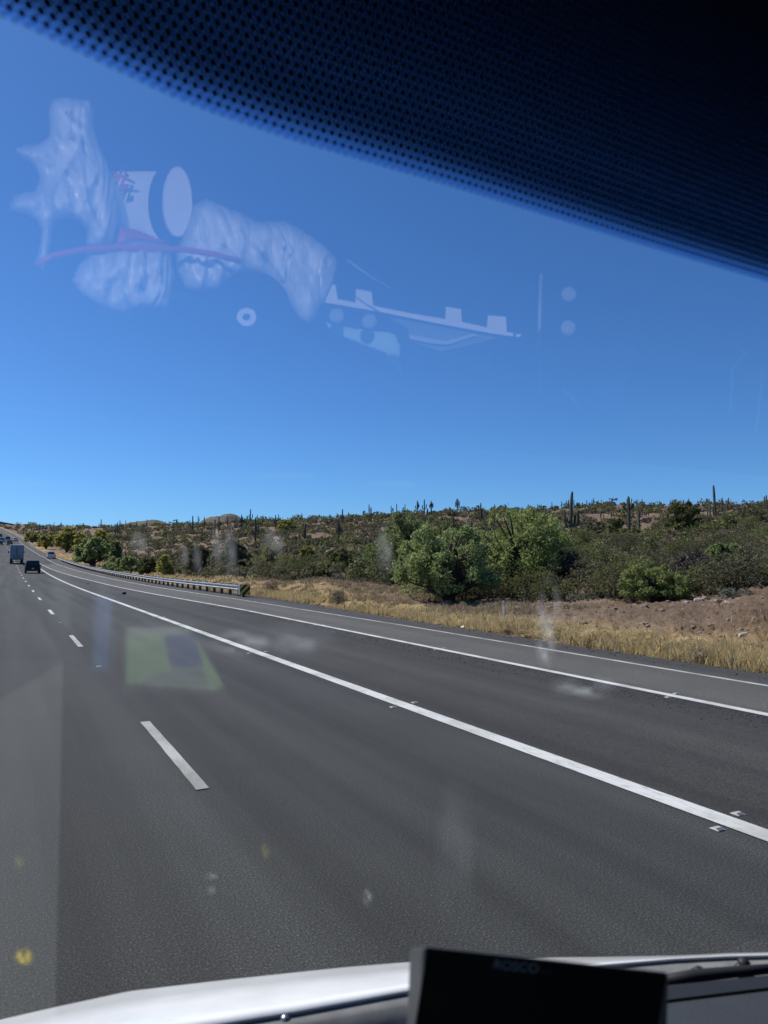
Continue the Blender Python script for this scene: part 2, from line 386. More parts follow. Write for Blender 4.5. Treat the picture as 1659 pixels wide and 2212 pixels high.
ter = mesh('desert_hillside', np.stack([TX, TY, TZ], -1).reshape(-1, 3), q[keep][:, ::-1].copy(), MAT['soil'], smooth=True)
at = ter.data.attributes.new('straw', 'FLOAT', 'POINT')
st_ = np.clip(1.15 - np.abs(edge - 2.0) / np.clip(2.6 + TY * 0.03, 2.6, 5), 0, 1)
at.data.foreach_set('value', st_.ravel().astype(np.float32))
tag(ter, kind='structure')

def far_hill(name, px, py, D, wx, wy):
    U, V = uv_of(px, py); cx, cy = world(U, D); zt = HC + V * D
    n = 36; v, f = [], []
    for i in range(n + 1):
        for j in range(n + 1):
            a, b = (i / n - 0.5) * 2, (j / n - 0.5) * 2
            h = max(0, 1 - (a * a + b * b)) ** 1.15
            x, y = cx + a * wx * rt.x + b * wy * fh.x, cy + a * wx * rt.y + b * wy * fh.y
            v.append((x, y, 4 + (zt - 4) * h + 1.6 * math.sin(a * 14 + 2 * b) * h * 0.6 + random.uniform(-0.7, 0.7)))
    for i in range(n):
        for j in range(n):
            f.append((i * (n + 1) + j, (i + 1) * (n + 1) + j, (i + 1) * (n + 1) + j + 1, i * (n + 1) + j + 1))
    return tag(mesh(name, v, f, HILLM, smooth=True), kind='structure')
HILLM = M('scrub_covered_hill', (0.085, 0.078, 0.056), 0.95, 0, 0.45, 0.12, 0.8, 0.4)
far_hill('hill', 490, 1112, 640, 52, 90)
far_hill('hill', 325, 1124.5, 950, 90, 160)
far_hill('hill', -40, 1126, 900, 160, 160)

# ------------------------------------------------------------------ highway
def strip(name, fa, fb, s0, s1, dz, mat, parent=None, nacross=1, st=ST):
    s = st[(st > s0) & (st < s1)]; s = np.concatenate([[s0], s, [s1]])
    a, b = fa(s), fb(s); v, f = [], []
    for i in range(len(s)):
        for k in range(nacross + 1):
            v.append((a[i] + (b[i] - a[i]) * k / nacross, s[i], float(zr(s[i])) + dz))
    m_ = nacross + 1
    for i in range(len(s) - 1):
        for k in range(nacross):
            f.append((i * m_ + k, i * m_ + k + 1, (i + 1) * m_ + k + 1, (i + 1) * m_ + k))
    return mesh(name, v, f, mat, parent)
con = lambda c: (lambda s: np.full(np.shape(s), float(c)))
sh = lambda c: (lambda s: shift(s) + c)
off = lambda fn, d: (lambda s: fn(s) + d)
road = strip('highway', sh(-13.0), pave, -60, 620, 0.0, MAT['lane']); tag(road, kind='structure')
strip('shoulder', off(third, 0.05), pave, -60, 620, 0.004, MAT['shoulder'], road)
strip('gore_pavement', thick, second, -60, 165, 0.004, MAT['gore'], road)
strip('ramp_lane', second, off(third, 0.05), -60, 165, 0.004, MAT['ramp'], road)
strip('gore_line', off(thick, -0.11), off(thick, 0.11), -60, 172, 0.009, MAT['white'], road)
strip('ramp_line', off(second, -0.085), off(second, 0.085), -60, 178, 0.009, MAT['white'], road)
strip('edge_line', off(third, -0.06), off(third, 0.06), -60, 45, 0.009, MAT['oldwhite'], road)
strip('edge_line', off(third, -0.07), off(third, 0.07), 45.0, 620, 0.009, MAT['white'], road)
def dash(x, s0, L=3.05, wd=0.11, mat='dashw'):
    s = np.linspace(s0, s0 + L, 14 if s0 < 30 else 4); v, f = [], []
    for i, t in enumerate(s):
        j = (lambda: random.uniform(-0.003, 0.003)) if s0 < 30 else (lambda: 0)
        e = random.uniform(-0.03, 0.03) if s0 < 30 and i in (0, len(s) - 1) else 0
        v += [(float(shift(t)) + x - wd / 2 + j(), t + e, float(zr(t)) + 0.009), (float(shift(t)) + x + wd / 2 + j(), t - e, float(zr(t)) + 0.009)]
    f = [(2 * i, 2 * i + 1, 2 * i + 3, 2 * i + 2) for i in range(len(s) - 1)]
    return mesh('lane_dash', v, f, MAT[mat], road)
for k in range(-1, 30):
    dash(1.6, 6.5 + 12.2 * k, mat='dashw' if k < 2 else 'white', wd=0.115 if k < 2 else 0.13)
for k in range(2, 32):
    dash(-2.06, 3.0 + 12.2 * k, mat='white', wd=0.13)

# raised pavement reflectors in pairs beside the lines
def reflector(x, s, lab, first=[None]):
    z = float(zr(s)) + 0.005
    if first[0] is None:
        t = empty('pavement_reflector')
        b = MB(); b.hexa([(-.05, -.05, 0), (.05, -.05, 0), (.05, .05, 0), (-.05, .05, 0)], [(-.04, -.012, .018), (.04, -.012, .018), (.04, .012, .018), (-.04, .012, .018)])
        b.build('housing', MAT['oldwhite'], t, bevel=0.003)
        l = MB(); l.add([(-.036, -.0475, .004), (.036, -.0475, .004), (.034, -.0185, .0185), (-.034, -.0185, .0185)], [(0, 1, 2, 3)])
        l.build('lens', MAT['galv'], t)
        first[0] = t
    else:
        t = copy_tree(first[0])
    t.location = (x, s, z); t.scale = (0.85, 0.85, 0.75)
    tag(t, lab, 'reflector', 'raised pavement reflectors along the lane lines')
for i, s in enumerate((3.75, 8.9, 15.6, 27.5, 40)):
    xx = float(thick(s)); L_ = ['nearest the camera, low at the right frame edge', 'second nearest beside the thick line', 'third nearest beside the thick line', 'fourth nearest beside the thick line', 'farthest beside the thick line'][i]
    reflector(xx - 0.21, s - 0.02, 'lane-side reflector of the gore line pair ' + L_)
    reflector(xx + 0.22, s + 0.12, 'gore-side reflector of the gore line pair ' + L_)
for i, s in enumerate((7.6, 14.2, 21.5, 33, 45, 57)):
    L_ = ['nearest pair on the right', 'second pair', 'third pair', 'fourth pair', 'fifth pair', 'sixth and farthest pair'][i]
    xx = float(second(s))
    reflector(xx - 0.17, s, 'white pavement reflector on gravel side of ramp line, ' + L_)
    reflector(xx + 0.18, s + 0.15, 'white pavement reflector on ramp side of ramp line, ' + L_)
reflector(1.62, 15.0, 'lone white pavement reflector between the nearest two lane dashes')
reflector(1.6, 26.6, 'lone white pavement reflector between second and third lane dash')

# ------------------------------------------------------------------ guardrails
def guardrail(name, fx, s0, s1, step, top, label, end_marker):
    root = empty(name, (0, 0, 0)); tag(root, label, 'guardrail', 'guardrails on the right shoulder')
    prof = [(0.0, 0.0), (-0.07, -0.025), (-0.085, -0.075), (-0.02, -0.125), (0.0, -0.155), (-0.02, -0.185), (-0.085, -0.235), (-0.07, -0.285), (0.0, -0.31)]
    s = s0; n = 0
    while s < s1 - 0.1:
        e = min(s + step * 4, s1); ss = np.linspace(s, e, 5); v, f = [], []
        for t in ss:
            for a, b in prof: v.append((float(fx(t)) + a, t, float(zr(t)) + top + b))
        k = len(prof)
        f = [(i * k + j, i * k + j + 1, (i + 1) * k + j + 1, (i + 1) * k + j) for i in range(len(ss) - 1) for j in range(k - 1)]
        o = mesh('rail_segment', v, f, MAT['galv'], root, smooth=False)
        o.modifiers.new('thickness', 'SOLIDIFY').thickness = 0.006
        s = e
    pb = MB(); pb.box((0.20, 0, -0.33), (0.15, 0.2, 0.72)); pm = pb.build('post', MAT['wood'], root)
    bb = MB(); bb.box((0.065, 0, -0.13), (0.12, 0.15, 0.30)); bmh = bb.build('block', MAT['wood'], pm)
    s = s0 + 0.6; first = True
    while s < s1:
        if first: p = pm; first = False
        else: p = copy_tree(pm, root)
        p.location = (float(fx(s)), s, float(zr(s)) + top + 0.03 + random.uniform(-0.01, 0.01)); p.rotation_euler = (random.uniform(-.02, .02), random.uniform(-.02, .02), 0)
        s += step
    if end_marker:
        x, z = float(fx(s0)), float(zr(s0))
        b = MB(); b.box((x - 0.02, s0 - 0.5, z + top - 0.17), (0.14, 0.9, 0.22)); b.build('end_shoe', MAT['galv'], root)
        b = MB(); b.box((x, s0 - 1.08, z + top - 0.21), (0.62, 0.34, 0.62)); b.build('end_head', MAT['galv'], root, bevel=0.012)
        b = MB(); b.box((x, s0 - 0.9, z + 0.1), (0.16, 0.16, 0.36)); b.build('end_post', MAT['wood'], root)
        pl = MB(); pl.box((x + 0.01, s0 - 1.258, z + top - 0.21), (0.60, 0.012, 0.60)); mk = pl.build('marker_panel', MAT['yellow'], root)
        # black diagonal stripes, clipped to the panel square
        bm = bmesh.new(); h = 0.298
        for c in (-0.44, -0.16, 0.12, 0.40):
            poly = [Vector((-h, -h, 0)), Vector((h, -h, 0)), Vector((h, h, 0)), Vector((-h, h, 0))]
            for nx_, d_ in ((1, c + 0.075), (-1, -(c - 0.075))):     # keep |(a - b)/1.414 - c| < 0.075
                out = []
                for i in range(len(poly)):
                    p, q_ = poly[i], poly[(i + 1) % len(poly)]
                    fp = nx_ * (p.x - p.y) / 1.414 - d_; fq = nx_ * (q_.x - q_.y) / 1.414 - d_
                    if fp <= 0: out.append(p)
                    if fp * fq < 0: out.append(p + (q_ - p) * (fp / (fp - fq)))
                poly = out
                if not poly: break
            if len(poly) > 2:
                bm.faces.new([bm.verts.new((x + 0.01 + p.x, s0 - 1.2675, z + top - 0.21 + p.y)) for p in poly])
        me = bpy.data.meshes.new('stripe'); bm.to_mesh(me); bm.free(); link('stripe', me, MAT['signback'], mk)
    return root
guardrail('guardrail', rail_x, 42.5, 188, 1.905, 0.66, 'long galvanised guardrail on wooden posts with striped end marker', True)
far_rail = off(third, 3.0)
guardrail('guardrail', far_rail, 300, 460, 3.81, 0.72, 'distant guardrail curving left beyond the parked pickup', False)

# ------------------------------------------------------------------ vegetation prototypes
def cloud(rng, lumps, n, size, aspect=2.2, up_bias=0.25, inner=0.45, droop=0.0):
    """n leaf quads spread through a set of ellipsoid lumps (x, y, z, rx, ry, rz)"""
    L = np.array(lumps); wgt = (L[:, 3] * L[:, 4] * L[:, 5]) ** 0.66; wgt /= wgt.sum()
    k = rng.choice(len(L), n, p=wgt)
    d = rng.normal(size=(n, 3)); d[:, 2] += up_bias; d /= np.linalg.norm(d, axis=1)[:, None]
    r = inner + (1 - inner) * np.sqrt(rng.random(n)) * rng.uniform(0.82, 1.16, n)
    c = L[k, :3] + d * L[k, 3:] * r[:, None]
    a = rng.normal(size=(n, 3)) + d * 0.5; a[:, 2] -= droop; a /= np.linalg.norm(a, axis=1)[:, None]
    b = np.cross(a, rng.normal(size=(n, 3))); b /= np.linalg.norm(b, axis=1)[:, None] + 1e-9
    s = size * rng.uniform(0.55, 1.35, n)
    a = a * (s * aspect / 2)[:, None]; b = b * (s / 2)[:, None]
    v = np.stack([c - a, c + b * 0.8, c + a, c - b * 0.8], 1).reshape(-1, 3)
    return v, np.arange(4 * n).reshape(n, 4)
def lumps_dome(rng, n, rx, ry, h, z0, r0, r1):
    out = []
    for i in range(n):
        t = rng.random() * 2 * math.pi; q_ = math.sqrt(rng.random()); ph = rng.random()
        x, y = math.cos(t) * q_ * rx * 0.78, math.sin(t) * q_ * ry * 0.78
        zt = z0 + (h - z0) * (1 - 0.72 * q_ * q_)
        z = z0 + (zt - z0) * (0.25 + 0.75 * ph ** 0.6)
        r = rng.uniform(r0, r1)
        out.append((x, y, max(z - r * 0.5, r * 0.45), r, r, r * rng.uniform(0.6, 0.85)))
    return out
def stems(rng, lumps, spread, nst, rad, trunk_h=0.0):
    b = MB(); base = [(rng.normal() * spread, rng.normal() * spread) for _ in range(nst)]
    order = rng.permutation(len(lumps))
    for i, k in enumerate(order):
        L = lumps[k]; bx_, by_ = base[i % nst]
        p0 = Vector((bx_, by_, -0.08)); p3 = Vector((L[0], L[1], L[2] + L[5] * 0.3))
        p1 = Vector((bx_ * 1.2 + L[0] * 0.12, by_ * 1.2 + L[1] * 0.12, max(trunk_h, p3.z * 0.35)))
        p2 = p1.lerp(p3, 0.55) + Vector((rng.normal() * 0.08, rng.normal() * 0.08, 0.1 * p3.z * 0.3))
        b.tube([p0, p1, p2, p3], [rad, rad * 0.75, rad * 0.42, rad * 0.14], 5)
    return b
SHRUB = {}
def shrub_proto(kind, mat, n, size, aspect, rx, h, nl, inner, twig=True, seed=0, droop=0.0):
    rng = np.random.default_rng(seed)
    L = lumps_dome(rng, nl, rx, rx, h, 0.1 * h, 0.26 * rx, 0.5 * rx)
    v, f = cloud(rng, L, n, size, aspect, 0.35, inner, droop)
    v[:, 2] = np.maximum(v[:, 2], -0.02)
    me = bpy.data.meshes.new('shrub_' + kind)
    sv, sf = [], []
    if twig:
        s = stems(rng, L, 0.08 * rx, max(3, nl // 2), 0.022)
        sv, sf = s.v, s.f
    nv = len(v)
    me.from_pydata(v.tolist() + [tuple(p) for p in sv], [], [tuple(q_) for q_ in f.tolist()] + [tuple(i + nv for i in q_) for q_ in sf]); me.update()
    me.materials.append(MAT[mat]); me.materials.append(MAT['trunk'])
    mi = np.zeros(len(me.polygons), dtype=np.int32); mi[len(f):] = 1; me.polygons.foreach_set('material_index', mi)
    SHRUB.setdefault(kind, []).append(me)
for sd in range(3):
    shrub_proto('creosote', 'creo', 900, 0.055, 2.4, 1.0, 1.35, 12, 0.3, seed=10 + sd)
    shrub_proto('greytwig', 'brown', 800, 0.034, 5.0, 0.8, 0.8, 9, 0.15, seed=20 + sd)
    shrub_proto('sage', 'sage', 800, 0.05, 2.0, 0.7, 0.7, 9, 0.3, seed=30 + sd)
    shrub_proto('olive', 'olive', 1000, 0.055, 2.6, 1.1, 1.6, 12, 0.3, seed=40 + sd)
    shrub_proto('drybrush', 'straw', 1100, 0.02, 7.0, 0.6, 0.75, 10, 0.15, seed=50 + sd)
    shrub_proto('palebrush', 'straw2', 900, 0.02, 7.0, 0.5, 0.55, 9, 0.15, seed=60 + sd)

# ------------------------------------------------------------------ trees
def tree(px0, px1, ytop, ybase, D, mat, bark, n, leaf, label, group=None, seed=0, name='desert_tree', aspect=2.6, h_over=None, base_px=None, skirt=0.12):
    rng = np.random.default_rng(1000 + seed)
    pc = (px0 + px1) / 2 if base_px is None else base_px
    U, V = uv_of(pc, ybase); x, y = world(U, D); z = float(hz(x, y))
    H_ = HC + uv_of(pc, ytop)[1] * D - z
    rx = (px1 - px0) / 2 * D / F
    root = empty(name, (x, y, z)); tag(root, label, 'tree', group)
    cx_ = ((px0 + px1) / 2 - pc) * D / F
    nl = max(18, min(80, int(22 + n / 260)))
    L = lumps_dome(rng, nl, rx * 1.2, rx * 1.0, H_ * 1.06, H_ * skirt, 0.07 * rx + 0.035 * H_, 0.17 * rx + 0.06 * H_)
    L = [(a + cx_ * rt.x * min(1, c / H_ * 1.5), b + cx_ * rt.y * min(1, c / H_ * 1.5), min(c, H_ - e2 * 0.9), d, e, e2) for a, b, c, d, e, e2 in L]
    for _ in range(max(10, nl // 2)):                      # loose sprays that break the outline
        t_ = rng.random() * 6.28; ph = rng.uniform(0.15, 1.0); q_ = rx * 1.05 * math.cos(ph * 1.2); rr = rng.uniform(0.07, 0.13) * rx
        L.append((math.cos(t_) * q_, math.sin(t_) * q_ * 0.8, max(rr, H_ * (0.15 + 0.85 * math.sin(ph * 1.45))), rr, rr, rr * 1.3))
    v, f = cloud(rng, L, int(n * 1.15), leaf, aspect, 0.25, 0.25, 0.25)
    v[:, 2] = np.maximum(v[:, 2], 0.0)
    mesh('crown', v, f, MAT[mat], root)
    s = stems(rng, L, 0.05 * rx, 4, 0.028 * H_ + 0.02, 0.1 * H_)
    s.build('trunk', MAT[bark], root, smooth=True)
    return root
G1 = 'green trees beside the highway'
tree(848, 1082, 1148, 1304, 36, 'mesq', 'trunk', 15000, 0.085, 'round dark green mesquite nearest the road at frame centre', G1, 1)
tree(790, 1000, 1118, 1268, 47, 'mesq', 'trunk', 12000, 0.10, 'tall feathery mesquite just left behind the round one', G1, 2)
tree(1020, 1268, 1108, 1292, 42, 'mesq2', 'trunk', 17000, 0.095, 'largest bright green mesquite right of frame centre', G1, 3, base_px=1125)
tree(1334, 1490, 1226, 1304, 29.5, 'mesq2', 'trunk', 10000, 0.06, 'low bushy light green mesquite behind the dirt bank on the right', G1, 4, skirt=0.05)
tree(1524, 1612, 1176, 1282, 37, 'mesq', 'trunk', 7000, 0.075, 'grey-green mesquite standing behind dead brush at far right', G1, 5)
tree(1437, 1522, 1088, 1166, 96, 'olive', 'greenbark', 6500, 0.15, 'tall wispy olive palo verde below the tallest lone cactus', G1, 6)
tree(1548, 1600, 1112, 1166, 96, 'olive', 'greenbark', 3600, 0.15, 'olive palo verde right of the tall wispy one on the slope', G1, 7)
tree(1596, 1668, 1105, 1168, 92, 'creo', 'greenbark', 4500, 0.15, 'dull brown-green palo verde cut by the right frame edge', G1, 8)
tree(1262, 1312, 1130, 1166, 105, 'creo', 'greenbark', 2600, 0.15, 'small brownish palo verde beside the many-armed saguaro', G1, 9)
tree(1314, 1352, 1122, 1166, 110, 'olive', 'greenbark', 2600, 0.16, 'small olive palo verde left of the two-armed thick saguaro', G1, 10)
tree(1196, 1262, 1192, 1292, 40, 'brown', 'trunk', 6500, 0.05, 'leafless grey brush tree right of the largest mesquite', G1, 11, aspect=5)
tree(1440, 1540, 1195, 1286, 36, 'brown', 'trunk', 7000, 0.05, 'dark dead brush thicket behind the low light green mesquite', G1, 12, aspect=5)
tree(1600, 1690, 1196, 1262, 40, 'olive', 'trunk', 4500, 0.08, 'olive-brown bush tree at the right frame edge above dirt', G1, 13)
G2 = 'trees behind the guardrail'
tree(163, 236, 1164, 1222, 142, 'mesq', 'trunk', 6500, 0.26, 'broad dark mesquite standing just behind the far guardrail end', G2, 14)
tree(118, 172, 1140, 1180, 235, 'palo', 'greenbark', 3600, 0.42, 'pale yellow-green palo verde left of the dark mesquite', G2, 15)
tree(160, 192, 1150, 1176, 205, 'palo', 'greenbark', 2200, 0.34, 'bright yellow palo verde touching the dark mesquite top', G2, 16)
tree(194, 240, 1147, 1184, 185, 'palo', 'greenbark', 3200, 0.33, 'bright yellow-green palo verde above the dark mesquite on the right', G2, 17)
tree(84, 116, 1150, 1184, 260, 'palo', 'greenbark', 2400, 0.4, 'yellow palo verde right beside the yellow road sign', G2, 18)
tree(54, 84, 1150, 1172, 300, 'palo', 'greenbark', 1800, 0.45, 'yellowish palo verde left of the yellow road sign', G2, 19)
tree(226, 300, 1206, 1236, 112, 'mesq', 'trunk', 5200, 0.18, 'low spreading green mesquite right behind the guardrail', G2, 20, skirt=0.05)
tree(298, 342, 1208, 1242, 100, 'olive', 'trunk', 3000, 0.17, 'olive bush tree between the low mesquite and yellow shrub', G2, 21, skirt=0.05)
tree(338, 372, 1200, 1246, 92, 'palo', 'greenbark', 3000, 0.15, 'yellow-green palo verde behind the middle of the guardrail', G2, 22, skirt=0.05)
tree(236, 262, 1170, 1222, 150, 'mesq', 'trunk', 2600, 0.25, 'narrow dark mesquite right of the broad dark one', G2, 23)
G3 = 'palo verdes on the hillside'
tree(598, 638, 1121, 1146, 205, 'palo', 'greenbark', 2200, 0.3, 'yellow-green palo verde high on the hill near the skyline', G3, 24)
tree(562, 602, 1180, 1206, 92, 'palo', 'greenbark', 2400, 0.14, 'yellow palo verde in brush above the striped marker', G3, 25)
tree(645, 682, 1180, 1214, 90, 'palo', 'greenbark', 2600, 0.14, 'yellow palo verde left of the central mesquites', G3, 26)
tree(700, 760, 1186, 1240, 62, 'olive', 'greenbark', 5000, 0.1, 'olive bush tree standing behind the wire fence posts', G3, 27)
tree(752, 806, 1210, 1262, 50, 'mesq', 'trunk', 4500, 0.09, 'low green bush tree at left foot of central mesquites', G3, 28, skirt=0.05)
tree(480, 540, 1165, 1232, 84, 'creo', 'trunk', 5000, 0.14, 'dark brushy tree above the guardrail near its end', G3, 29)
tree(400, 462, 1178, 1240, 88, 'creo', 'trunk', 5000, 0.14, 'dark grey-green bush tree above middle of guardrail', G3, 30)

# ------------------------------------------------------------------ saguaros
def saguaro_column(b, pts, rad, ribs=11):
    """ribbed tapering column along pts"""
    n = ribs * 2; rings = []
    pts = [Vector(p) for p in pts]
    for i, p in enumerate(pts):
        a = pts[max(i - 1, 0)]; c = pts[min(i + 1, len(pts) - 1)]; d = (c - a).normalized()
        u = d.cross(Vector((0, 1, 0))).normalized(); w_ = d.cross(u)
        rings.append([p + (u * math.cos(2 * math.pi * k / n) + w_ * math.sin(2 * math.pi * k / n)) * rad[i] * (1.0 if k % 2 else 0.84) for k in range(n)])
    v = [q_ for r_ in rings for q_ in r_] + [pts[-1] + (pts[-1] - pts[-2]).normalized() * rad[-1] * 0.5]
    f = [(i * n + k, i * n + (k + 1) % n, (i + 1) * n + (k + 1) % n, (i + 1) * n + k) for i in range(len(pts) - 1) for k in range(n)]
    f += [((len(pts) - 1) * n + k, (len(pts) - 1) * n + (k + 1) % n, len(v) - 1) for k in range(n)]
    return b.add(v, f)
NSAG = [0]
def saguaro(px, ytop, ybase, arms=(), label=None, group=None, lean=0.0, thick=1.0, ribs=9):
    """arms: (side -1..1, start fraction, tip fraction, reach)"""
    x, y, z, D = on_ground(px, ybase)
    H_ = HC + uv_of(px, ytop)[1] * D - z
    if H_ < 0.8: H_ = 0.8
    r = (0.055 + 0.018 * H_) * 1.35 * thick
    NSAG[0] += 1
    rnd = random.Random(NSAG[0] * 31)
    b = MB(); t = [0, 0.1, 0.35, 0.6, 0.85, 0.96, 1.0]
    saguaro_column(b, [(lean * H_ * k * k, 0, -0.15 + H_ * k) for k in t], [r * q_ for q_ in (0.8, 0.92, 1.05, 1.08, 0.95, 0.75, 0.42)], ribs)
    root = empty('saguaro', (x, y, z), -YAW); tag(root, label, 'cactus', group)
    b.build('trunk', MAT['saguaro'], root, smooth=False)
    for (sd, s0, s1, reach) in arms:
        ab = MB(); yo = rnd.uniform(-0.5, 0.5) * reach * H_; ra = r * 0.82
        x0 = lean * H_ * s0 * s0; xs = sd * reach * H_; h0, h1 = s0 * H_, s1 * H_
        sag = -0.02 * H_
        pp = [(x0, 0, h0), (x0 + xs * 0.55, yo * 0.5, h0 + sag), (x0 + xs * 0.92, yo * 0.9, h0 + 0.045 * H_), (x0 + xs, yo, h0 + 0.12 * H_ if h1 - h0 > 0.16 * H_ else (h0 + h1) / 2 + .02 * H_), (x0 + xs * 1.02, yo, h1 - 0.03 * H_), (x0 + xs * 1.02, yo, h1)]
        saguaro_column(ab, pp, [ra * 0.7, ra * 0.8, ra * 0.9, ra, ra * 0.85, ra * 0.4], 7)
        ab.build('arm', MAT['saguaro'], root)
    return root
c1 = lambda x, y: (0.26455 * x, 1042.4 + 0.26455 * y)
c2 = lambda x, y: (384 + 0.26455 * x, 1014.9 + 0.26455 * y)
c3 = lambda x, y: (795.5 + 0.26455 * x, 1014.9 + 0.26455 * y)
c4 = lambda x, y: (1220.1 + 0.26455 * x, 1014.9 + 0.26455 * y)
def S(c, x, t, b, arms=(), label=None, group=None, **k):
    p = c(x, t); return saguaro(p[0], p[1], c(x, b)[1], arms, label, group, **k)
A2 = ((-1, .38, .62, .12), (1, .42, .68, .12)); A3 = A2 + ((1, .5, .85, .07),); A4 = A3 + ((-1, .48, .74, .07),)
S(c4, 48, 170, 562, ((-1, .28, .60, .14), (1, .26, .54, .15), (1, .3, .50, .09), (-1, .34, .46, .08)), 'tall saguaro with four upturned arms right of the largest mesquite', lean=0.05)
S(c4, 525, 210, 560, ((-1, .70, .745, .12), (1, .70, .82, .10)), 'thick saguaro with two short crooked arms near its top', lean=0.01, thick=1.15)
S(c4, 609, 322, 537, (), 'plain armless saguaro just right of the thick two-armed one')
S(c4, 735, 528, 592, (), 'knee-high stubby young saguaro below the plain armless one', thick=2.6)
S(c4, 487, 592, 692, (), 'stubby barrel-like young saguaro beside a fence post', thick=2.2)
S(c4, 1228, 120, 395, (), 'tallest lone saguaro spearing the sky at right', lean=-0.02)
S(c4, 1280, 222, 392, (), 'leaning armless saguaro right of the tallest lone one', lean=0.06)
S(c4, 1318, 222, 392, (), 'saguaro leaning right, second from the tallest lone one', lean=0.16)
S(c4, 1168, 305, 402, (), 'short left saguaro of the trio left of the tallest')
S(c4, 1187, 280, 402, (), 'middle saguaro of the trio left of the tallest')
S(c4, 1214, 288, 402, (), 'right saguaro of the trio hugging the tallest')
S(c4, 1650, 200, 345, (), 'saguaro cut by the right frame edge')
S(c4, 1633, 210, 330, (), 'thin saguaro behind the one at the right frame edge')
S(c3, 695, 365, 560, (), 'plain armless saguaro rising behind the round dark mesquite')
S(c3, 843, 420, 556, (), 'armless saguaro right of the plain one above the mesquites')
S(c3, 883, 460, 572, (), 'thin short saguaro in the gap between the mesquite crowns')
S(c3, 920, 265, 428, ((-1, .1, .86, .10), (1, .12, .7, .07)), 'saguaro with two close upright arms above the mesquite gap')
S(c3, 1005, 368, 462, (), 'left stout saguaro of three above the largest mesquite', thick=1.4)
S(c3, 1031, 390, 468, (), 'middle shortest saguaro of three above the largest mesquite', thick=1.4)
S(c3, 1050, 370, 452, (), 'right saguaro of three above the largest mesquite')
S(c3, 1092, 285, 428, ((1, .82, .9, .05),), 'tall saguaro with a top nub above the largest mesquite')
S(c3, 728, 230, 325, ((-1, .3, .72, .15), (1, .3, .74, .15), (-1, .4, .9, .08), (1, .38, .88, .08)), 'candelabra saguaro alone on the skyline at frame centre')
S(c3, 400, 245, 362, A3, 'left of three armed skyline saguaros left of centre')
S(c3, 458, 236, 372, A2, 'middle and tallest of three armed skyline saguaros')
S(c3, 513, 247, 345, A4 + ((1, .4, .8, .16),), 'bushy many-armed skyline saguaro, right of three')
S(c3, 483, 310, 438, (), 'stout saguaro below the bushy skyline saguaro, leftmost', thick=1.3)
S(c3, 499, 335, 440, (), 'short saguaro in the cluster below the skyline', thick=1.3)
S(c3, 515, 300, 442, (), 'tallest of the cluster below the bushy skyline saguaro')
S(c3, 600, 365, 487, ((1, .2, .7, .08),), 'one-armed saguaro midway down the hill, left of plain one')
S(c3, 548, 410, 450, (), 'small stubby saguaro below the skyline cluster', thick=1.4)
S(c2, 632, 385, 602, ((-1, .36, .53, .12), (1, .34, .70, .12), (1, .46, .62, .06)), 'tall three-armed saguaro on the rocky slope above the guardrail marker')
S(c2, 1310, 390, 578, ((-1, .3, .52, .08), (1, .26, .56, .13), (1, .34, .7, .07), (-1, .36, .62, .05)), 'candelabra saguaro on the slope left of the mesquites')
S(c2, 1040, 425, 607, ((-1, .34, .68, .06),), 'slim one-armed saguaro left of the slope candelabra')
S(c2, 797, 363, 487, ((-1, .4, .75, .10), (1, .4, .7, .10), (1, .55, .98, .22)), 'three-armed saguaro between the two slope giants')
S(c2, 519, 362, 502, A4, 'four-armed saguaro left of the tall three-armed one')
S(c2, 593, 315, 437, ((-1, .3, .6, .1), (1, .3, .62, .14), (-1, .25, .5, .2)), 'tallest skyline saguaro above the guardrail end')
S(c2, 1345, 315, 452, ((-1, .3, .65, .09), (1, .35, .6, .05)), 'tall skyline saguaro with low left arm, left of the mesquites')
S(c2, 1562, 278, 392, (), 'straight armless skyline saguaro, left of the tall pair')
S(c2, 1578, 300, 432, ((-1, .3, .5, .06),), 'right saguaro of the tall skyline pair')
S(c2, 120, 370, 517, ((-1, .3, .55, .16),), 'saguaro with one low left arm at left of the hillside')
S(c2, 215, 380, 487, A2, 'two-armed saguaro right of the one with a low left arm')
S(c2, 335, 380, 517, A2, 'pale two-armed saguaro left of the far conical hill')
S(c2, 302, 400, 560, (), 'pale straight saguaro on the slope left of the conical hill')
S(c2, 403, 372, 477, A2, 'saguaro standing before the far conical hill')
S(c2, 400, 635, 772, ((-1, .5, .85, .2), (1, .5, .8, .1)), 'dark dead-looking forked saguaro above the guardrail')
S(c1, 938, 352, 432, A2 + ((-1, .1, .5, .25),), 'clustered saguaro above the yellow palo verdes, lower left')
S(c1, 958, 320, 432, ((1, .2, .6, .1),), 'tall saguaro rising from the cluster above yellow palo verdes')
S(c1, 825, 298, 362, (), 'stout lone skyline saguaro left of the broad far hill', thick=1.4)
S(c1, 1415, 328, 402, A2, 'two-armed saguaro right of the broad far hill')
G4 = 'small saguaros along the skyline'
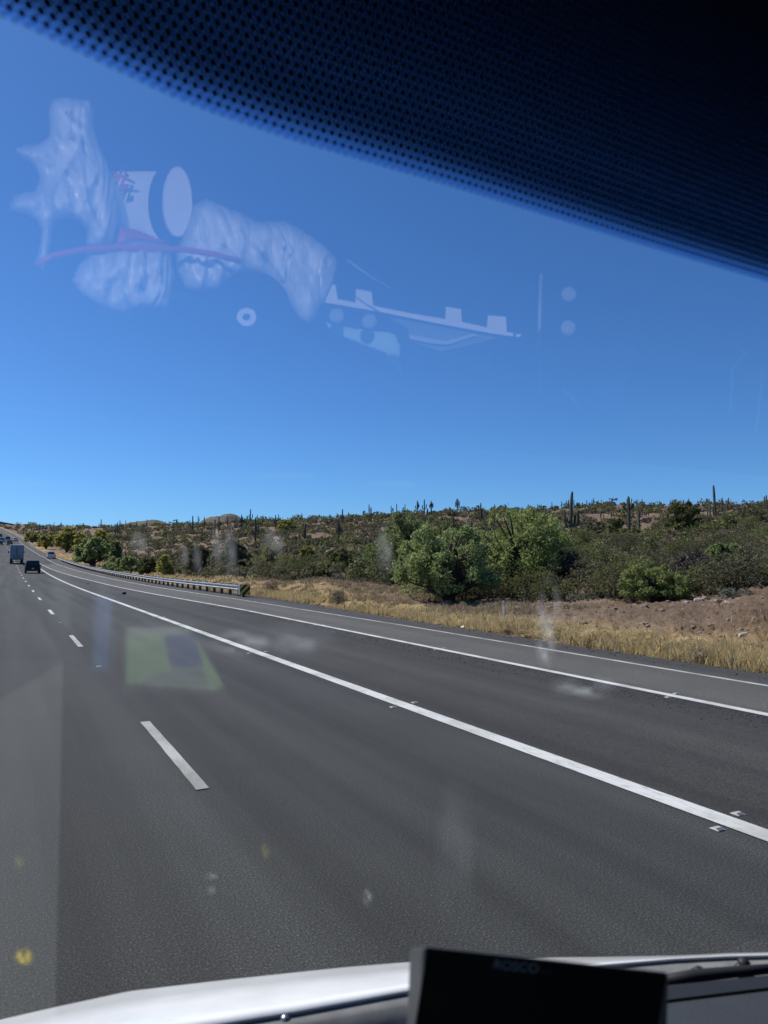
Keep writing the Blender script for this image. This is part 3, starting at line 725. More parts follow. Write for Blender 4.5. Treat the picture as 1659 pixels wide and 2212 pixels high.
for c, lst, lab in ((c1, [(978, 300, 375), (1025, 303, 362), (1117, 308, 372), (1200, 298, 372), (1445, 305, 360), (1617, 270, 342), (910, 335, 387), (1065, 318, 372), (1175, 330, 367), (1005, 335, 387), (1033, 340, 397), (440, 318, 364), (498, 318, 362), (1350, 312, 350)], 'small far saguaro on the hillside before the broad far hill'),
                    (c1, [(320, 335, 407), (345, 345, 402), (375, 335, 407), (352, 340, 404)], 'far saguaro in the tight cluster above the yellow road sign'),
                    (c2, [(167, 373, 447), (475, 368, 422), (562, 370, 432), (650, 362, 402), (680, 378, 427), (823, 365, 412), (1012, 348, 397), (1252, 375, 417), (1420, 355, 397), (1605, 335, 387), (1177, 372, 400), (1005, 370, 398)], 'small saguaro on the skyline between guardrail and mesquites'),
                    (c3, [(187, 288, 372), (203, 305, 377), (232, 272, 347), (300, 275, 352), (318, 310, 357), (610, 400, 482), (1125, 370, 407), (1032, 275, 342), (282, 305, 350)], 'small saguaro on the hill above the central mesquites'),
                    (c3, [(1222, 295, 337), (1237, 298, 337), (1258, 298, 337), (1327, 285, 332), (1308, 278, 382), (1383, 275, 322), (1392, 285, 322), (1500, 258, 302), (1580, 250, 292), (1620, 245, 292), (1635, 240, 290), (1500, 380, 422), (1515, 350, 412), (1205, 302, 338)], 'tiny saguaro on the skyline above the largest mesquite'),
                    (c4, [(15, 250, 285), (32, 240, 280), (75, 240, 288), (120, 260, 288), (180, 242, 285), (222, 240, 282), (234, 226, 282), (507, 235, 272), (545, 230, 270), (585, 238, 272), (632, 232, 270), (860, 245, 265), (968, 238, 265), (1012, 228, 262), (1180, 232, 260), (100, 262, 290), (145, 262, 290)], 'tiny saguaro on the right-hand skyline'),
                    (c4, [(293, 345, 402), (319, 355, 402), (408, 365, 402), (442, 350, 397), (665, 340, 387), (684, 330, 377), (380, 350, 396)], 'small distant saguaro on the right slope below the skyline')):
    for i, (x_, t_, b_) in enumerate(lst):
        S(c, x_, t_, b_, (((-1) ** i, .4, .7, .12),) if i % 3 == 0 else (), lab, G4, ribs=6)

def zone(px, lst):
    for lim, nm in lst:
        if px < lim: return nm
    return lst[-1][1]
def px_of(x, y):
    D = x * fh.x + y * fh.y; return CX + F * (x * rt.x + y * rt.y) / D
# ------------------------------------------------------------------ shrubs over the hillside
LABS = dict(creosote=('creosote_bush', 'dull olive creosote bush'),
            greytwig=('twiggy_shrub', 'grey leafless twiggy shrub'),
            sage=('bursage_shrub', 'low pale grey-green bursage shrub'),
            olive=('jojoba_bush', 'round mid-green bush'))
spots = []
rng = np.random.default_rng(5)
for _ in range(13500):
    D = math.exp(rng.uniform(math.log(24), math.log(620))) if rng.random() < 0.45 else rng.uniform(60, 560)
    U = rng.uniform(CU[0], CU[-3] + 0.06)
    x, y = world(U, D); e = x - float(pave(y))
    if e < 5.0 + 0.012 * y or D > np.interp(U, CU, CREST) * 1.10: continue
    bank = np.interp(U, [CU[7], CU[9], CU[13]], [52, 38, 27])
    if D < bank: continue
    if math.sin(x * 0.09 + 2 * math.sin(y * 0.05)) * math.cos(y * 0.07) > 0.6 and rng.random() < 0.5: continue   # rocky openings
    kind = rng.choice(['creosote', 'greytwig', 'sage', 'olive'], p=[0.40, 0.30, 0.14, 0.16])
    s = rng.uniform(0.45, 1.5) * (1.0 if D < 70 else 1.2)
    if D > 200: s *= 1.3
    if kind == 'sage': s *= 0.9
    spots.append((s / D, x, y, s, kind, D))
spots.sort(reverse=True)
for (_, x, y, s, kind, D) in spots[:300]:
    o = bpy.data.objects.new(LABS[kind][0], random.choice(SHRUB[kind])); C.objects.link(o)
    o.location = (x, y, float(hz(x, y)) - 0.04); o.rotation_euler = (0, 0, random.uniform(0, 6.28))
    o.scale = (s * random.uniform(0.85, 1.2), s * random.uniform(0.85, 1.2), s * random.uniform(0.8, 1.1))
    zn = zone(px_of(x, y), [(430, 'behind the far half of the guardrail'), (640, 'above the striped marker'), (800, 'left of the central mesquites'), (1060, 'behind the round mesquite'), (1250, 'behind the largest mesquite'), (1400, 'below the thick saguaro'), (1530, 'around the low light green mesquite'), (9999, 'by the right frame edge')])
    tag(o, LABS[kind][1] + (' low on the slope ' if D < 62 else ' farther up the slope ') + zn, 'shrub', 'scattered desert shrubs')
# the rest reads as one mass
LOW = {}
for kind, size, asp, rx, h in (('creosote', .15, 2, 1.0, 1.35), ('greytwig', .11, 3.5, .8, .8), ('sage', .14, 1.8, .7, .7), ('olive', .16, 2.2, 1.1, 1.6)):
    LOW[kind] = []
    for sd in range(4):
        r_ = np.random.default_rng(90 + sd); L = lumps_dome(r_, 7, rx, rx, h, 0.12 * h, 0.3 * rx, 0.5 * rx)
        LOW[kind].append((cloud(r_, L, 120, size, asp, 0.35, 0.3)[0], cloud(r_, L, 55, size * 1.6, asp, 0.35, 0.3)[0]))
for kind, mt in (('creosote', 'creo'), ('greytwig', 'brown'), ('sage', 'sage'), ('olive', 'olive')):
    vs, n = [], 0
    for (_, x, y, s, k, D) in spots[300:]:
        if k != kind: continue
        v = LOW[kind][rng.integers(4)][0 if D < 110 else 1]
        a = rng.random() * 6.28; ca, sa = math.cos(a), math.sin(a); s2 = s * np.array([rng.uniform(.85, 1.2), rng.uniform(.85, 1.2), rng.uniform(.8, 1.1)])
        p = v * s2; vs.append(np.stack([p[:, 0] * ca - p[:, 1] * sa + x, p[:, 0] * sa + p[:, 1] * ca + y, p[:, 2] + float(hz(x, y))], 1))
    vs = np.concatenate(vs)
    o = mesh('hillside_scrub', vs, np.arange(len(vs)).reshape(-1, 4), MAT[mt]); tag(o, {'creosote': 'dull olive scrub', 'greytwig': 'grey-brown twiggy scrub', 'sage': 'pale grey-green low scrub', 'olive': 'mid-green scrub'}[kind] + ' covering the far hillside as one mass', 'scrub', kind='stuff')

# ------------------------------------------------------------------ rocks and stones
ROCKS = []
for sd in range(5):
    bm = bmesh.new(); bmesh.ops.create_icosphere(bm, subdivisions=1, radius=1.0); r_ = random.Random(sd)
    for v in bm.verts: v.co *= r_.uniform(0.7, 1.2)
    for v in bm.verts: v.co.z *= 0.62
    me = bpy.data.meshes.new('rock'); bm.to_mesh(me); bm.free(); me.materials.append(MAT['rock'] if sd % 2 else MAT['pale']); ROCKS.append(me)
rocks = [(2928, 2505, .13, 'reddish boulder lying at foot of the bank on the right'), (2538, 2463, .12, 'pale stone on the bank slope below low light green mesquite'),
         (2752, 2372, .22, 'large grey stone on the bank top at right'), (2700, 2381, .14, 'grey stone left of the large one on bank top'),
         (2830, 2375, .18, 'grey stone right of the large one on bank top'), (2865, 2380, .15, 'rightmost grey stone of the row on bank top'),
         (2780, 2362, .16, 'small pale stone behind the row on bank top'), (2538, 2392, .13, 'white stone on bank edge below light green mesquite'),
         (2160, 2397, .13, 'white stone in the straw left of bank'), (2045, 2400, .16, 'tan stone on the straw bank beside delineator post'),
         (1268, 2304, .16, 'white stone in straw below the fence posts'), (1480, 2320, .14, 'white stone in straw left of central mesquite')]
for (sx, sy, r_, lab) in rocks:
    x, y, z, D = on_ground(sx / 1.8228, sy / 1.8228)
    o = bpy.data.objects.new('rock', random.choice(ROCKS)); C.objects.link(o); o.location = (x, y, z + r_ * 0.3); o.scale = (r_ * 1.3, r_, r_)
    o.rotation_euler = (random.uniform(-.3, .3), random.uniform(-.3, .3), random.uniform(0, 6)); tag(o, lab, 'rock', 'loose rocks on the bank')
def scatter_stones(name, n, place, r0, r1, mat, label):
    bm = bmesh.new(); bmesh.ops.create_icosphere(bm, subdivisions=1, radius=1.0)
    bm.verts.ensure_lookup_table(); bv = np.array([v.co[:] for v in bm.verts]); bf = np.array([[v.index for v in f.verts] for f in bm.faces]); bm.free()
    vs, fs = [], []
    for i in range(n):
        p = place(); 
        if p is None: continue
        r_ = r0 + (r1 - r0) * rng.random() ** 3
        q_ = bv * rng.uniform(0.65, 1.2, (len(bv), 1)) * np.array([r_ * rng.uniform(.8, 1.5), r_ * rng.uniform(.8, 1.4), r_ * 0.65]) + np.array(p)
        fs.append(bf + len(bv) * len(vs)); vs.append(q_)
    o = mesh(name, np.concatenate(vs), np.concatenate(fs), mat); tag(o, label, 'stones', kind='stuff'); return o
def p_hill():
    D = math.exp(rng.uniform(math.log(17), math.log(240))); U = rng.uniform(CU[4], CU[-3] + 0.05); x, y = world(U, D); e = x - float(pave(y))
    if e < 2.6 or (D > 60 and rng.random() < 0.3): return None
    return (x, y, float(hz(x, y)) + 0.02)
scatter_stones('loose_stones', 3600, p_hill, 0.015, 0.10, MAT['rock'], 'brown stones strewn over bank and hillside')
scatter_stones('pale_stones', 600, p_hill, 0.015, 0.10, MAT['pale'], 'pale stones strewn over bank and hillside')
def p_far():
    D = rng.uniform(70, 260); U = rng.uniform(CU[4], CU[-3] + 0.05); x, y = world(U, D)
    if x - float(pave(y)) < 20 or math.sin(x * 0.09 + 2 * math.sin(y * 0.05)) * math.cos(y * 0.07) < 0.2: return None
    return (x, y, float(hz(x, y)) + 0.05)
scatter_stones('rock_outcrop', 2600, p_far, 0.10, 0.5, MAT['pale'], 'rocky rubble in the openings of the hillside scrub')
def p_gore():
    s = rng.uniform(5, 34); x = float(second(s)) - 0.14 - abs(rng.normal()) * 0.4
    return (x, s, float(zr(s)) + 0.008)
scatter_stones('road_gravel', 3200, p_gore, 0.005, 0.018, MAT['post2'], 'loose dark gravel along the ramp line')
def p_sh():
    s = rng.uniform(6, 70); x = float(pave(s)) - rng.random() ** 2 * 0.9 + 0.25
    return (x, s, float(zr(s)) + 0.006)
scatter_stones('shoulder_stones', 3000, p_sh, 0.008, 0.03, MAT['shoulder'], 'loose gravel along the outer pavement edge')

# ------------------------------------------------------------------ dry grass and brush on the verge
def grass(name, n, place, h0, h1, wd, mat, label):
    P, Hh = [], []
    while len(P) < n:
        p = place()
        if p is None: continue
        k = rng.integers(12, 30); hh = rng.uniform(h0, h1)
        for _ in range(k):
            a, r_ = rng.random() * 6.28, abs(rng.normal()) * 0.14
            x, y = p[0] + math.cos(a) * r_, p[1] + math.sin(a) * r_
            P.append((x, y)); Hh.append(hh * rng.uniform(0.5, 1.15))
    P = np.array(P); Hh = np.array(Hh); n = len(P); z = hz(P[:, 0], P[:, 1])
    a = rng.random(n) * 6.28; lean = rng.normal(0, 0.28, (n, 2)) * Hh[:, None]
    wv = np.stack([np.cos(a), np.sin(a)], 1) * (wd * rng.uniform(0.6, 1.3, n))[:, None] / 2
    b0 = np.column_stack([P - wv, z - 0.02]); b1 = np.column_stack([P + wv, z - 0.02]); tp = np.column_stack([P + lean, z + Hh])
    md = np.column_stack([P + lean * 0.35, z + Hh * 0.6]); m0 = md.copy(); m0[:, :2] -= wv * 0.8; m1 = md.copy(); m1[:, :2] += wv * 0.8
    v = np.stack([b0, b1, m1, tp, m0], 1).reshape(-1, 3); f = np.arange(5 * n).reshape(n, 5)
    o = mesh(name, v, f, mat); tag(o, label, 'grass', kind='stuff'); return o
def p_verge(lo, hi, s0, s1):
    def f():
        s = s0 * (s1 / s0) ** rng.random(); e = lo + (hi - lo) * rng.random() ** 1.3
        if math.sin(s * 0.8 + 2 * math.sin(s * 0.31)) + math.sin(e * 1.7 + s * 0.3) < -0.9: return None
        return (float(pave(s)) + e, s)
    return f
grass('dry_grass', 46000, p_verge(0.15, 1.9, 6.5, 60), 0.14, 0.42, 0.011, MAT['straw'], 'golden dry grass and weeds along the pavement edge')
grass('dry_grass', 36000, p_verge(1.6, 8.0, 21, 85), 0.10, 0.30, 0.016, MAT['straw2'], 'sparse pale dry grass over the bank')
grass('dry_grass', 3500, p_verge(2.0, 6.0, 7, 21), 0.06, 0.16, 0.012, MAT['straw2'], 'thin short dry grass on the bare bank at right')
grass('dry_grass', 14000, p_verge(0.6, 7.0, 60, 260), 0.25, 0.55, 0.05, MAT['straw'], 'golden dry grass around and behind the far guardrail')
for i in range(145):
    s = 7.0 * (58 / 7.0) ** rng.random() if i < 110 else rng.uniform(26, 60); e = rng.uniform(0.35, 1.7) if i < 110 else rng.uniform(1.5, 6.5)
    pale = rng.random() < 0.25 or i >= 110
    o = bpy.data.objects.new('dry_brush', random.choice(SHRUB['palebrush' if pale else 'drybrush'])); C.objects.link(o)
    x = float(pave(s)) + e; k = rng.uniform(0.45, 0.95) * (1.0 if s < 20 else 0.85)
    o.location = (x, s, float(hz(x, s)) - 0.03); o.scale = (k, k, k * rng.uniform(0.75, 1.0)); o.rotation_euler = (0, 0, rng.random() * 6)
    zn = zone(px_of(x, s), [(760, 'on the verge between striped marker and mesquites'), (1100, 'on the verge in front of the central mesquites'), (1400, 'at the pavement edge right of the delineator post'), (9999, 'at the pavement edge below the dirt bank at right')])
    tag(o, ('pale grey-tan' if pale else 'fluffy golden') + ' dried weed clump ' + zn, 'dry weed', 'dried weeds on the verge')
named = [(2890, 2360, 'sage', 1.0, 'round grey-green shrub on the bank top at far right', 'bursage_shrub'), (2490, 2380, 'greytwig', 0.55, 'small grey twiggy shrub on the bank crest', 'twiggy_shrub'),
         (2350, 2350, 'sage', 0.8, 'sparse grey shrub left of the low light green mesquite', 'bursage_shrub'), (1075, 2330, 'greytwig', 0.9, 'grey twiggy shrub in the straw right of striped marker', 'twiggy_shrub'),
         (1335, 2375, 'greytwig', 0.8, 'dark twiggy weed at the pavement edge left of centre', 'twiggy_shrub'), (1165, 2265, 'sage', 0.7, 'small round shrub on the bank crest right of marker', 'bursage_shrub')]
for sx, sy, kind, s, lab, nm in named:
    x, y, z, D = on_ground(sx / 1.8228, sy / 1.8228)
    o = bpy.data.objects.new(nm, SHRUB[kind][0]); C.objects.link(o); o.location = (x, y, z - 0.03); o.scale = (s, s, s); tag(o, lab, 'shrub')

# ------------------------------------------------------------------ wire fence
root = empty('wire_fence'); tag(root, 'wire fence with thin rusty steel posts crossing the brush', 'fence')
fp = [(2451, 2318, 2228), (1957 * 0 + 1462, 2268, 2208), (1367, 2240, 2206), (1298, 2250, 2208), (1231, 2236, 2202), (1176, 2240, 2212), (1130, 2226, 2192)]
tops = []
for sx, sb, stp in fp:
    x, y, z, D = on_ground(sx / 1.8228, sb / 1.8228)
    h = max(1.2, min(1.9, (sb - stp) / 1.8228 * D / F)); lx, ly = random.uniform(-.08, .08), random.uniform(-.05, .05)
    b = MB(); b.box((x, y, z + h / 2 - 0.1), (0.06, 0.06, h + 0.2)); b.box((x + 0.035, y, z + h * 0.6), (0.02, 0.09, 0.5)); p = b.build('post', MAT['post'], root)
    tops.append((x, y, z, h))
for k in (0.95, 0.68, 0.42):
    b = MB(); b.tube([(x, y, z + h * k) for x, y, z, h in tops], 0.006, 4); b.build('wire', MAT['post'], root)

# delineator post, road sign, debris
x, y, z, D = on_ground(1985 / 1.8228, 2462 / 1.8228)
t = empty('delineator_post', (x, y, z)); tag(t, 'slim white delineator post in the dry grass below the mesquites', 'post')
b = MB(); b.box((0, 0, 0.33), (0.07, 0.012, 0.9)); b.build('blade', MAT['litter'], t, bevel=0.003)
b = MB(); b.box((0, -0.008, 0.68), (0.055, 0.004, 0.09)); b.build('reflector', MAT['galv'], t)
s_ = 205.0; xs = float(pave(s_)) + 2.6; U = uv_of(91, 1180)[0]
yy = 262.0; xx = yy * (fh.x + U * rt.x) / (fh.y + U * rt.y); zz = float(hz(xx, yy))
t = empty('warning_sign', (xx, yy, zz)); tag(t, 'yellow diamond warning sign with plaque on the far right verge', 'sign')
b = MB(); b.box((0, 0.03, 1.5), (0.07, 0.05, 3.4)); b.build('pole', MAT['galv'], t)
b = MB(); b.prism([(0, 2.55), (0.62, 3.17), (0, 3.79), (-0.62, 3.17)], -0.02, 0.0, axis=1); d_ = b.build('diamond_panel', MAT['yellow'], t)
b = MB(); b.prism([(-.28, 3.12), (.1, 3.12), (.1, 3.0), (.34, 3.2), (.1, 3.42), (.1, 3.28), (-.28, 3.28)], -0.026, -0.0205, axis=1); b.build('arrow_mark', MAT['signback'], d_)
b = MB(); b.box((0, -0.01, 2.2), (0.9, 0.02, 0.62)); b.build('plaque', MAT['yellow'], t)
def debris(sx, sy, r_, lab):
    U, V = uv_of(sx, sy); D = HC / -V; x, y = world(U, D)
    bm = bmesh.new(); bmesh.ops.create_icosphere(bm, subdivisions=2, radius=r_)
    rr = random.Random(sx)
    for v in bm.verts: v.co *= rr.uniform(0.55, 1.25); v.co.z = max(v.co.z * 0.7 + r_ * 0.4, 0)
    me = bpy.data.meshes.new('tyre_scrap'); bm.to_mesh(me); bm.free()
    o = link('tyre_scrap', me, MAT['black']); o.location = (x, y, 0.008); tag(o, lab, 'debris', 'tyre scraps on the gore'); return o
debris(268, 1284, 0.16, 'black tyre scrap standing on the dark gore pavement'); debris(190, 1263, 0.12, 'smaller black tyre scrap farther along the gore')
for sx, sy, lab in ((2822, 2612, 'crumpled white plastic bag under dry weeds at right'), (1823, 2477, 'small white litter at the pavement edge near delineator')):
    x, y, z, D = on_ground(sx / 1.8228, sy / 1.8228, 8)
    bm = bmesh.new(); bmesh.ops.create_icosphere(bm, subdivisions=2, radius=0.11); rr = random.Random(sx)
    for v in bm.verts: v.co *= rr.uniform(0.6, 1.3); v.co.z = v.co.z * 0.5 + 0.04
    me = bpy.data.meshes.new('plastic_litter'); bm.to_mesh(me); bm.free()
    o = link('plastic_litter', me, MAT['litter']); o.location = (x, y, z + 0.03); o.scale = (1.4, 0.9, 0.8) if sx > 2000 else (0.7,) * 3; tag(o, lab, 'litter')
# ------------------------------------------------------------------ vehicles
def carpaint(name, col, rough=0.3, metal=0.3): return M(name, col, rough, metal, 0.04, 1.0, coat=0.6)
GLASSD = M('dark_car_glass', (0.010, 0.012, 0.014), 0.08, 0, 0.05, spec=0.7)
TAIL = M('tail_lens', (0.22, 0.012, 0.012), 0.25, 0, 0.1)
RIM = M('alloy_rim', (0.35, 0.35, 0.36), 0.35, 0.9, 0.05)
PLATE = M('licence_plate', (0.55, 0.55, 0.52), 0.5, 0, 0.1)
TRIM = M('black_trim', (0.015, 0.015, 0.016), 0.6, 0, 0.1)
def wheel(parent, x, y, r=0.37, wd=0.24):
    b = MB(); b.tube([(x - wd / 2, y, r), (x - wd / 2 + 0.03, y, r), (x + wd / 2 - 0.03, y, r), (x + wd / 2, y, r)], [r * 0.9, r, r, r * 0.9], 18)
    wl = b.build('wheel', MAT['black'], parent, smooth=False)
    sd = 1 if x > 0 else -1
    b = MB(); b.tube([(x + sd * (wd / 2 - 0.02), y, r), (x + sd * (wd / 2 + 0.008), y, r)], [r * 0.66, r * 0.6], 14); b.build('rim', RIM, wl)
def place(root, X, s):
    a = float(shift(s + 2) - shift(s - 2)) / 4.0
    slope = float(zr(s + 2) - zr(s - 2)) / 4.0
    root.location = (X, s, float(zr(s)) + 0.006); root.rotation_euler = (math.atan(slope), 0, -math.atan(a))
def car(kind, paint_, label, X, s, L=4.7, W=1.9, H_=1.7, name='car', cat='car', group=None):
    t = empty(name); tag(t, label, cat, group); w2 = W / 2; bz = 0.58 * H_
    if kind == 'suv': gy = (0.06, 0.30, L * 0.60, L * 0.72)
    elif kind == 'sedan': gy = (0.55, 1.15, L * 0.58, L * 0.72)
    else: gy = (1.95, 2.05, L * 0.66, L * 0.76)
    prof = [(0.04, 0.34), (0.0, 0.55), (0.05, bz * 0.97), (0.14, bz), (gy[0] + 0.05, bz + 0.005), (L * 0.74, bz), (L * 0.97, bz * 0.86), (L, 0.62), (L - 0.06, 0.32)]
    b = MB(); n = len(prof); v = []
    for sx in (-1, 1):
        for (y, z) in prof: v.append((sx * w2 * (0.97 if z < 0.5 else 1.0), y, z))
    # inner shoulder rings give the flanks a tumble-home
    f = [tuple(range(n)), tuple(range(2 * n - 1, n - 1, -1))] + [(i, i + n, (i + 1) % n + n, (i + 1) % n) for i in range(n)]
    b.add(v, f); body = b.build('body', paint_, t, bevel=0.05)
    if kind == 'pickup':
        bb = MB(); bb.box((0, 1.0, bz + 0.012), (W - 0.26, 1.7, 0.02)); bb.build('bed_floor', TRIM, t)
        tg = MB(); tg.box((0, -0.012, bz - 0.27), (W * 0.82, 0.02, 0.44)); tg.build('tailgate', paint_, t, bevel=0.006)
    gw, tw = w2 * 0.95, w2 * 0.76
    b = MB(); b.hexa([(-gw, gy[0], bz - 0.02), (gw, gy[0], bz - 0.02), (gw, gy[3], bz - 0.02), (-gw, gy[3], bz - 0.02)], [(-tw, gy[1], H_), (tw, gy[1], H_), (tw, gy[2], H_), (-tw, gy[2], H_)])
    b.build('cabin', paint_, t, bevel=0.045)
    def P(fx, fz, y0, y1, o):     # a point on the cabin's rear face
        y = y0 + (y1 - y0) * fz - o; return (fx * (gw + (tw - gw) * fz), y, bz - 0.02 + (H_ - bz + 0.02) * fz)
    b = MB(); b.hexa([P(-.86, .12, gy[0], gy[1], .012), P(.86, .12, gy[0], gy[1], .012), P(.86, .12, gy[0], gy[1], -.01), P(-.86, .12, gy[0], gy[1], -.01)], [P(-.86, .88, gy[0], gy[1], .012), P(.86, .88, gy[0], gy[1], .012), P(.86, .88, gy[0], gy[1], -.01), P(-.86, .88, gy[0], gy[1], -.01)])
    b.build('rear_window', GLASSD, t)
    for sd in (-1, 1):
        b = MB(); o = 0.008
        def Q(fy, fz): 
            y = (gy[0] + (gy[1] - gy[0]) * fz) * (1 - fy) + (gy[3] + (gy[2] - gy[3]) * fz) * fy
            return (sd * (gw + (tw - gw) * fz + o), y, bz - 0.02 + (H_ - bz + 0.02) * fz)
        q_ = [Q(.08, .14), Q(.9, .14), Q(.84, .86), Q(.12, .86)]
        b.hexa([(p[0] - sd * .02, p[1], p[2]) for p in q_], q_); b.build('side_window', GLASSD, t)
        b = MB(); b.box((sd * (w2 - 0.13), -0.004, bz - 0.16), (0.2, 0.1, 0.26 if kind != 'sedan' else 0.15)); b.build('tail_light', TAIL, t, bevel=0.01)
        b = MB(); b.box((sd * (w2 + 0.10), gy[3] - 0.25, bz + 0.1), (0.22, 0.1, 0.16)); b.build('mirror', TRIM, t, bevel=0.02)
        for y in (0.92, L - 0.95): wheel(t, sd * (w2 - 0.13), y)
    b = MB(); b.box((0, -0.03, 0.46), (W * 0.96, 0.14, 0.2)); b.build('bumper', TRIM if kind != 'pickup' else RIM, t, bevel=0.02)
    b = MB(); b.box((0, -0.012, bz - 0.34), (0.31, 0.02, 0.15)); b.build('licence_plate', PLATE, t)
    place(t, X, s); return t
car('suv', M('black_paint', (0.010, 0.010, 0.010), 0.45, 0, 0.05, spec=0.3), 'black sport utility vehicle ahead in the right lane', 3.04, 112.7, 4.8, 2.02, 1.82, 'suv', 'suv')
car('pickup', carpaint('white_truck_paint', (0.62, 0.62, 0.60)), 'white pickup stopped on the right shoulder by the guardrail end', 9.75, 202.8, 5.6, 1.95, 1.85, 'pickup_truck', 'pickup')
GF = 'distant traffic ahead'
car('pickup', carpaint('charcoal_paint', (0.02, 0.021, 0.024)), 'dark pickup in front of the box truck in the distance', 0.1, 313, 5.6, 2.0, 1.85, 'pickup_truck', 'pickup', GF)
car('sedan', carpaint('grey_green_paint', (0.03, 0.035, 0.03)), 'dark car farther up the road ahead of the dark pickup', -0.75, 356, 4.6, 1.85, 1.5, 'car', 'car', GF)
car('sedan', carpaint('white_paint', (0.7, 0.71, 0.72)), 'white car in the distance near the right edge line', 2.3, 345, 4.6, 1.85, 1.45, 'car', 'car', GF)
car('suv', carpaint('silver_paint', (0.30, 0.31, 0.33), 0.3, 0.6), 'grey vehicle in the far left lane at the frame edge', -2.8, 337, 4.9, 2.0, 1.8, 'car', 'car', GF)
car('sedan', carpaint('blue_black_paint', (0.02, 0.022, 0.03)), 'farthest dark car, topmost at the left frame edge', -4.0, 378, 4.6, 1.85, 1.5, 'car', 'car', GF)
car('sedan', carpaint('dark_grey_paint', (0.03, 0.03, 0.032)), 'dark car half cut by the left frame edge', -3.2, 313, 4.6, 1.85, 1.5, 'car', 'car', GF)
# box truck
t = empty('box_truck'); tag(t, 'white box truck ahead with closed rear doors and dark mudflaps', 'truck')
BOXW = M('truck_box_white', (0.26, 0.28, 0.31), 0.5, 0, 0.08, 1.0); STEEL = M('truck_steel', (0.10, 0.10, 0.105), 0.5, 0.5, 0.1)
b = MB(); b.box((0, 3.6, 2.5), (2.56, 7.2, 2.95)); b.build('cargo_box', BOXW, t, bevel=0.02)
for sd in (-1, 1):
    b = MB(); b.box((sd * 0.60, -0.022, 2.52), (1.17, 0.035, 2.66)); d_ = b.build('rear_door', BOXW, t, bevel=0.008)
    b = MB(); b.box((sd * 0.10, -0.055, 2.45), (0.035, 0.035, 2.5)); b.build('lock_bar', STEEL, d_)
    b = MB(); b.box((sd * 0.62, -0.046, 2.0), (1.1, 0.012, 0.03)); b.build('seam_strip', STEEL, d_)
    b = MB(); b.box((sd * 0.55, -0.046, 1.62), (0.38, 0.012, 0.26)); b.build('door_placard', STEEL, d_)
    b = MB(); b.box((sd * 1.0, 0.3, 0.92), (0.34, 0.06, 0.16)); b.build('tail_light', TAIL, t)
    b = MB(); b.box((sd * 0.95, 1.0, 0.45), (0.56, 0.02, 0.62)); b.build('mudflap', TRIM, t)
    wheel(t, sd * 1.02, 1.7, 0.5, 0.5); wheel(t, sd * 1.02, 7.6, 0.5, 0.3)
    b = MB(); b.box((sd * 1.48, 8.0, 2.35), (0.22, 0.12, 0.5)); b.build('mirror', TRIM, t, bevel=0.02)
b = MB(); b.box((0, 3.6, 0.95), (1.9, 7.0, 0.14)); b.build('chassis', STEEL, t)
b = MB(); b.box((0, 0.0, 0.62), (2.3, 0.12, 0.16)); b.box((-0.8, 0.05, 0.8), (0.1, 0.1, 0.3)); b.box((0.8, 0.05, 0.8), (0.1, 0.1, 0.3)); b.build('rear_bumper', STEEL, t)
b = MB(); b.box((0, 8.0, 1.7), (2.3, 1.5, 1.9)); b.build('cab', BOXW, t, bevel=0.08)
b = MB(); b.box((0, -0.02, 1.08), (2.54, 0.05, 0.14)); b.build('rear_sill', STEEL, t)
place(t, 1.42, 167)

# ------------------------------------------------------------------ the van we sit in: windshield, bonnet, dash, cab
NW = Vector((0, 1.16, 0.55)).normalized(); P0 = Vector((0, 0.5, 2.36)); SLOPE = Vector((0, -0.55, 1.16)).normalized()
def on_glass(x, y):
    r = ray(x, y); c = Vector((0, 0, HC)); return c + r * ((P0 - c).dot(NW) / r.dot(NW))
def glass_z(xx, z, o=0.0):
    """point of the windshield plane at cross position xx and height z, lifted o towards the seats"""
    return Vector((xx, 0.5 - (z - 2.36) * 0.55 / 1.16, z)) - NW * o
van = empty('cargo_van', (0.5, 0.6, 0.0)); tag(van, 'white van the picture is taken from, bonnet and windshield', 'van')
def vp(o):                                     # parent a world-built mesh to the van without moving it
    o.parent = van; o.matrix_parent_inverse = Matrix.Translation((-0.5, -0.6, 0)); return o
# glass: reflecting pane above, clear pane below
m, t, o = nodes('windshield_glass'); MAT['glass'] = m
tr = N(t, 'ShaderNodeBsdfTransparent'); gl = N(t, 'ShaderNodeBsdfGlossy'); gl.inputs['Roughness'].default_value = 0.0
fr = N(t, 'ShaderNodeFresnel'); fr.inputs['IOR'].default_value = 1.95
mx = N(t, 'ShaderNodeMixShader'); t.links.new(fr.outputs[0], mx.inputs[0]); t.links.new(tr.outputs[0], mx.inputs[1]); t.links.new(gl.outputs[0], mx.inputs[2]); t.links.new(mx.outputs[0], o.inputs[0])
m, t, o = nodes('clear_glass'); MAT['clear'] = m
tr = N(t, 'ShaderNodeBsdfTransparent'); t.links.new(tr.outputs[0], o.inputs[0])
m, t, o = nodes('laminated_glass'); MAT['lower'] = m
tr = N(t, 'ShaderNodeBsdfTransparent'); tr.inputs[0].default_value = (0.902, 0.902, 0.902, 1); t.links.new(tr.outputs[0], o.inputs[0])
m, t, o = nodes('glossy_glass'); MAT['patch'] = m
tr = N(t, 'ShaderNodeBsdfTransparent'); gl = N(t, 'ShaderNodeBsdfGlossy'); gl.inputs['Roughness'].default_value = 0.05; gl.inputs[0].default_value = (0.10, 0.10, 0.10, 1)
ad = N(t, 'ShaderNodeAddShader'); t.links.new(tr.outputs[0], ad.inputs[0]); t.links.new(gl.outputs[0], ad.inputs[1]); t.links.new(ad.outputs[0], o.inputs[0])
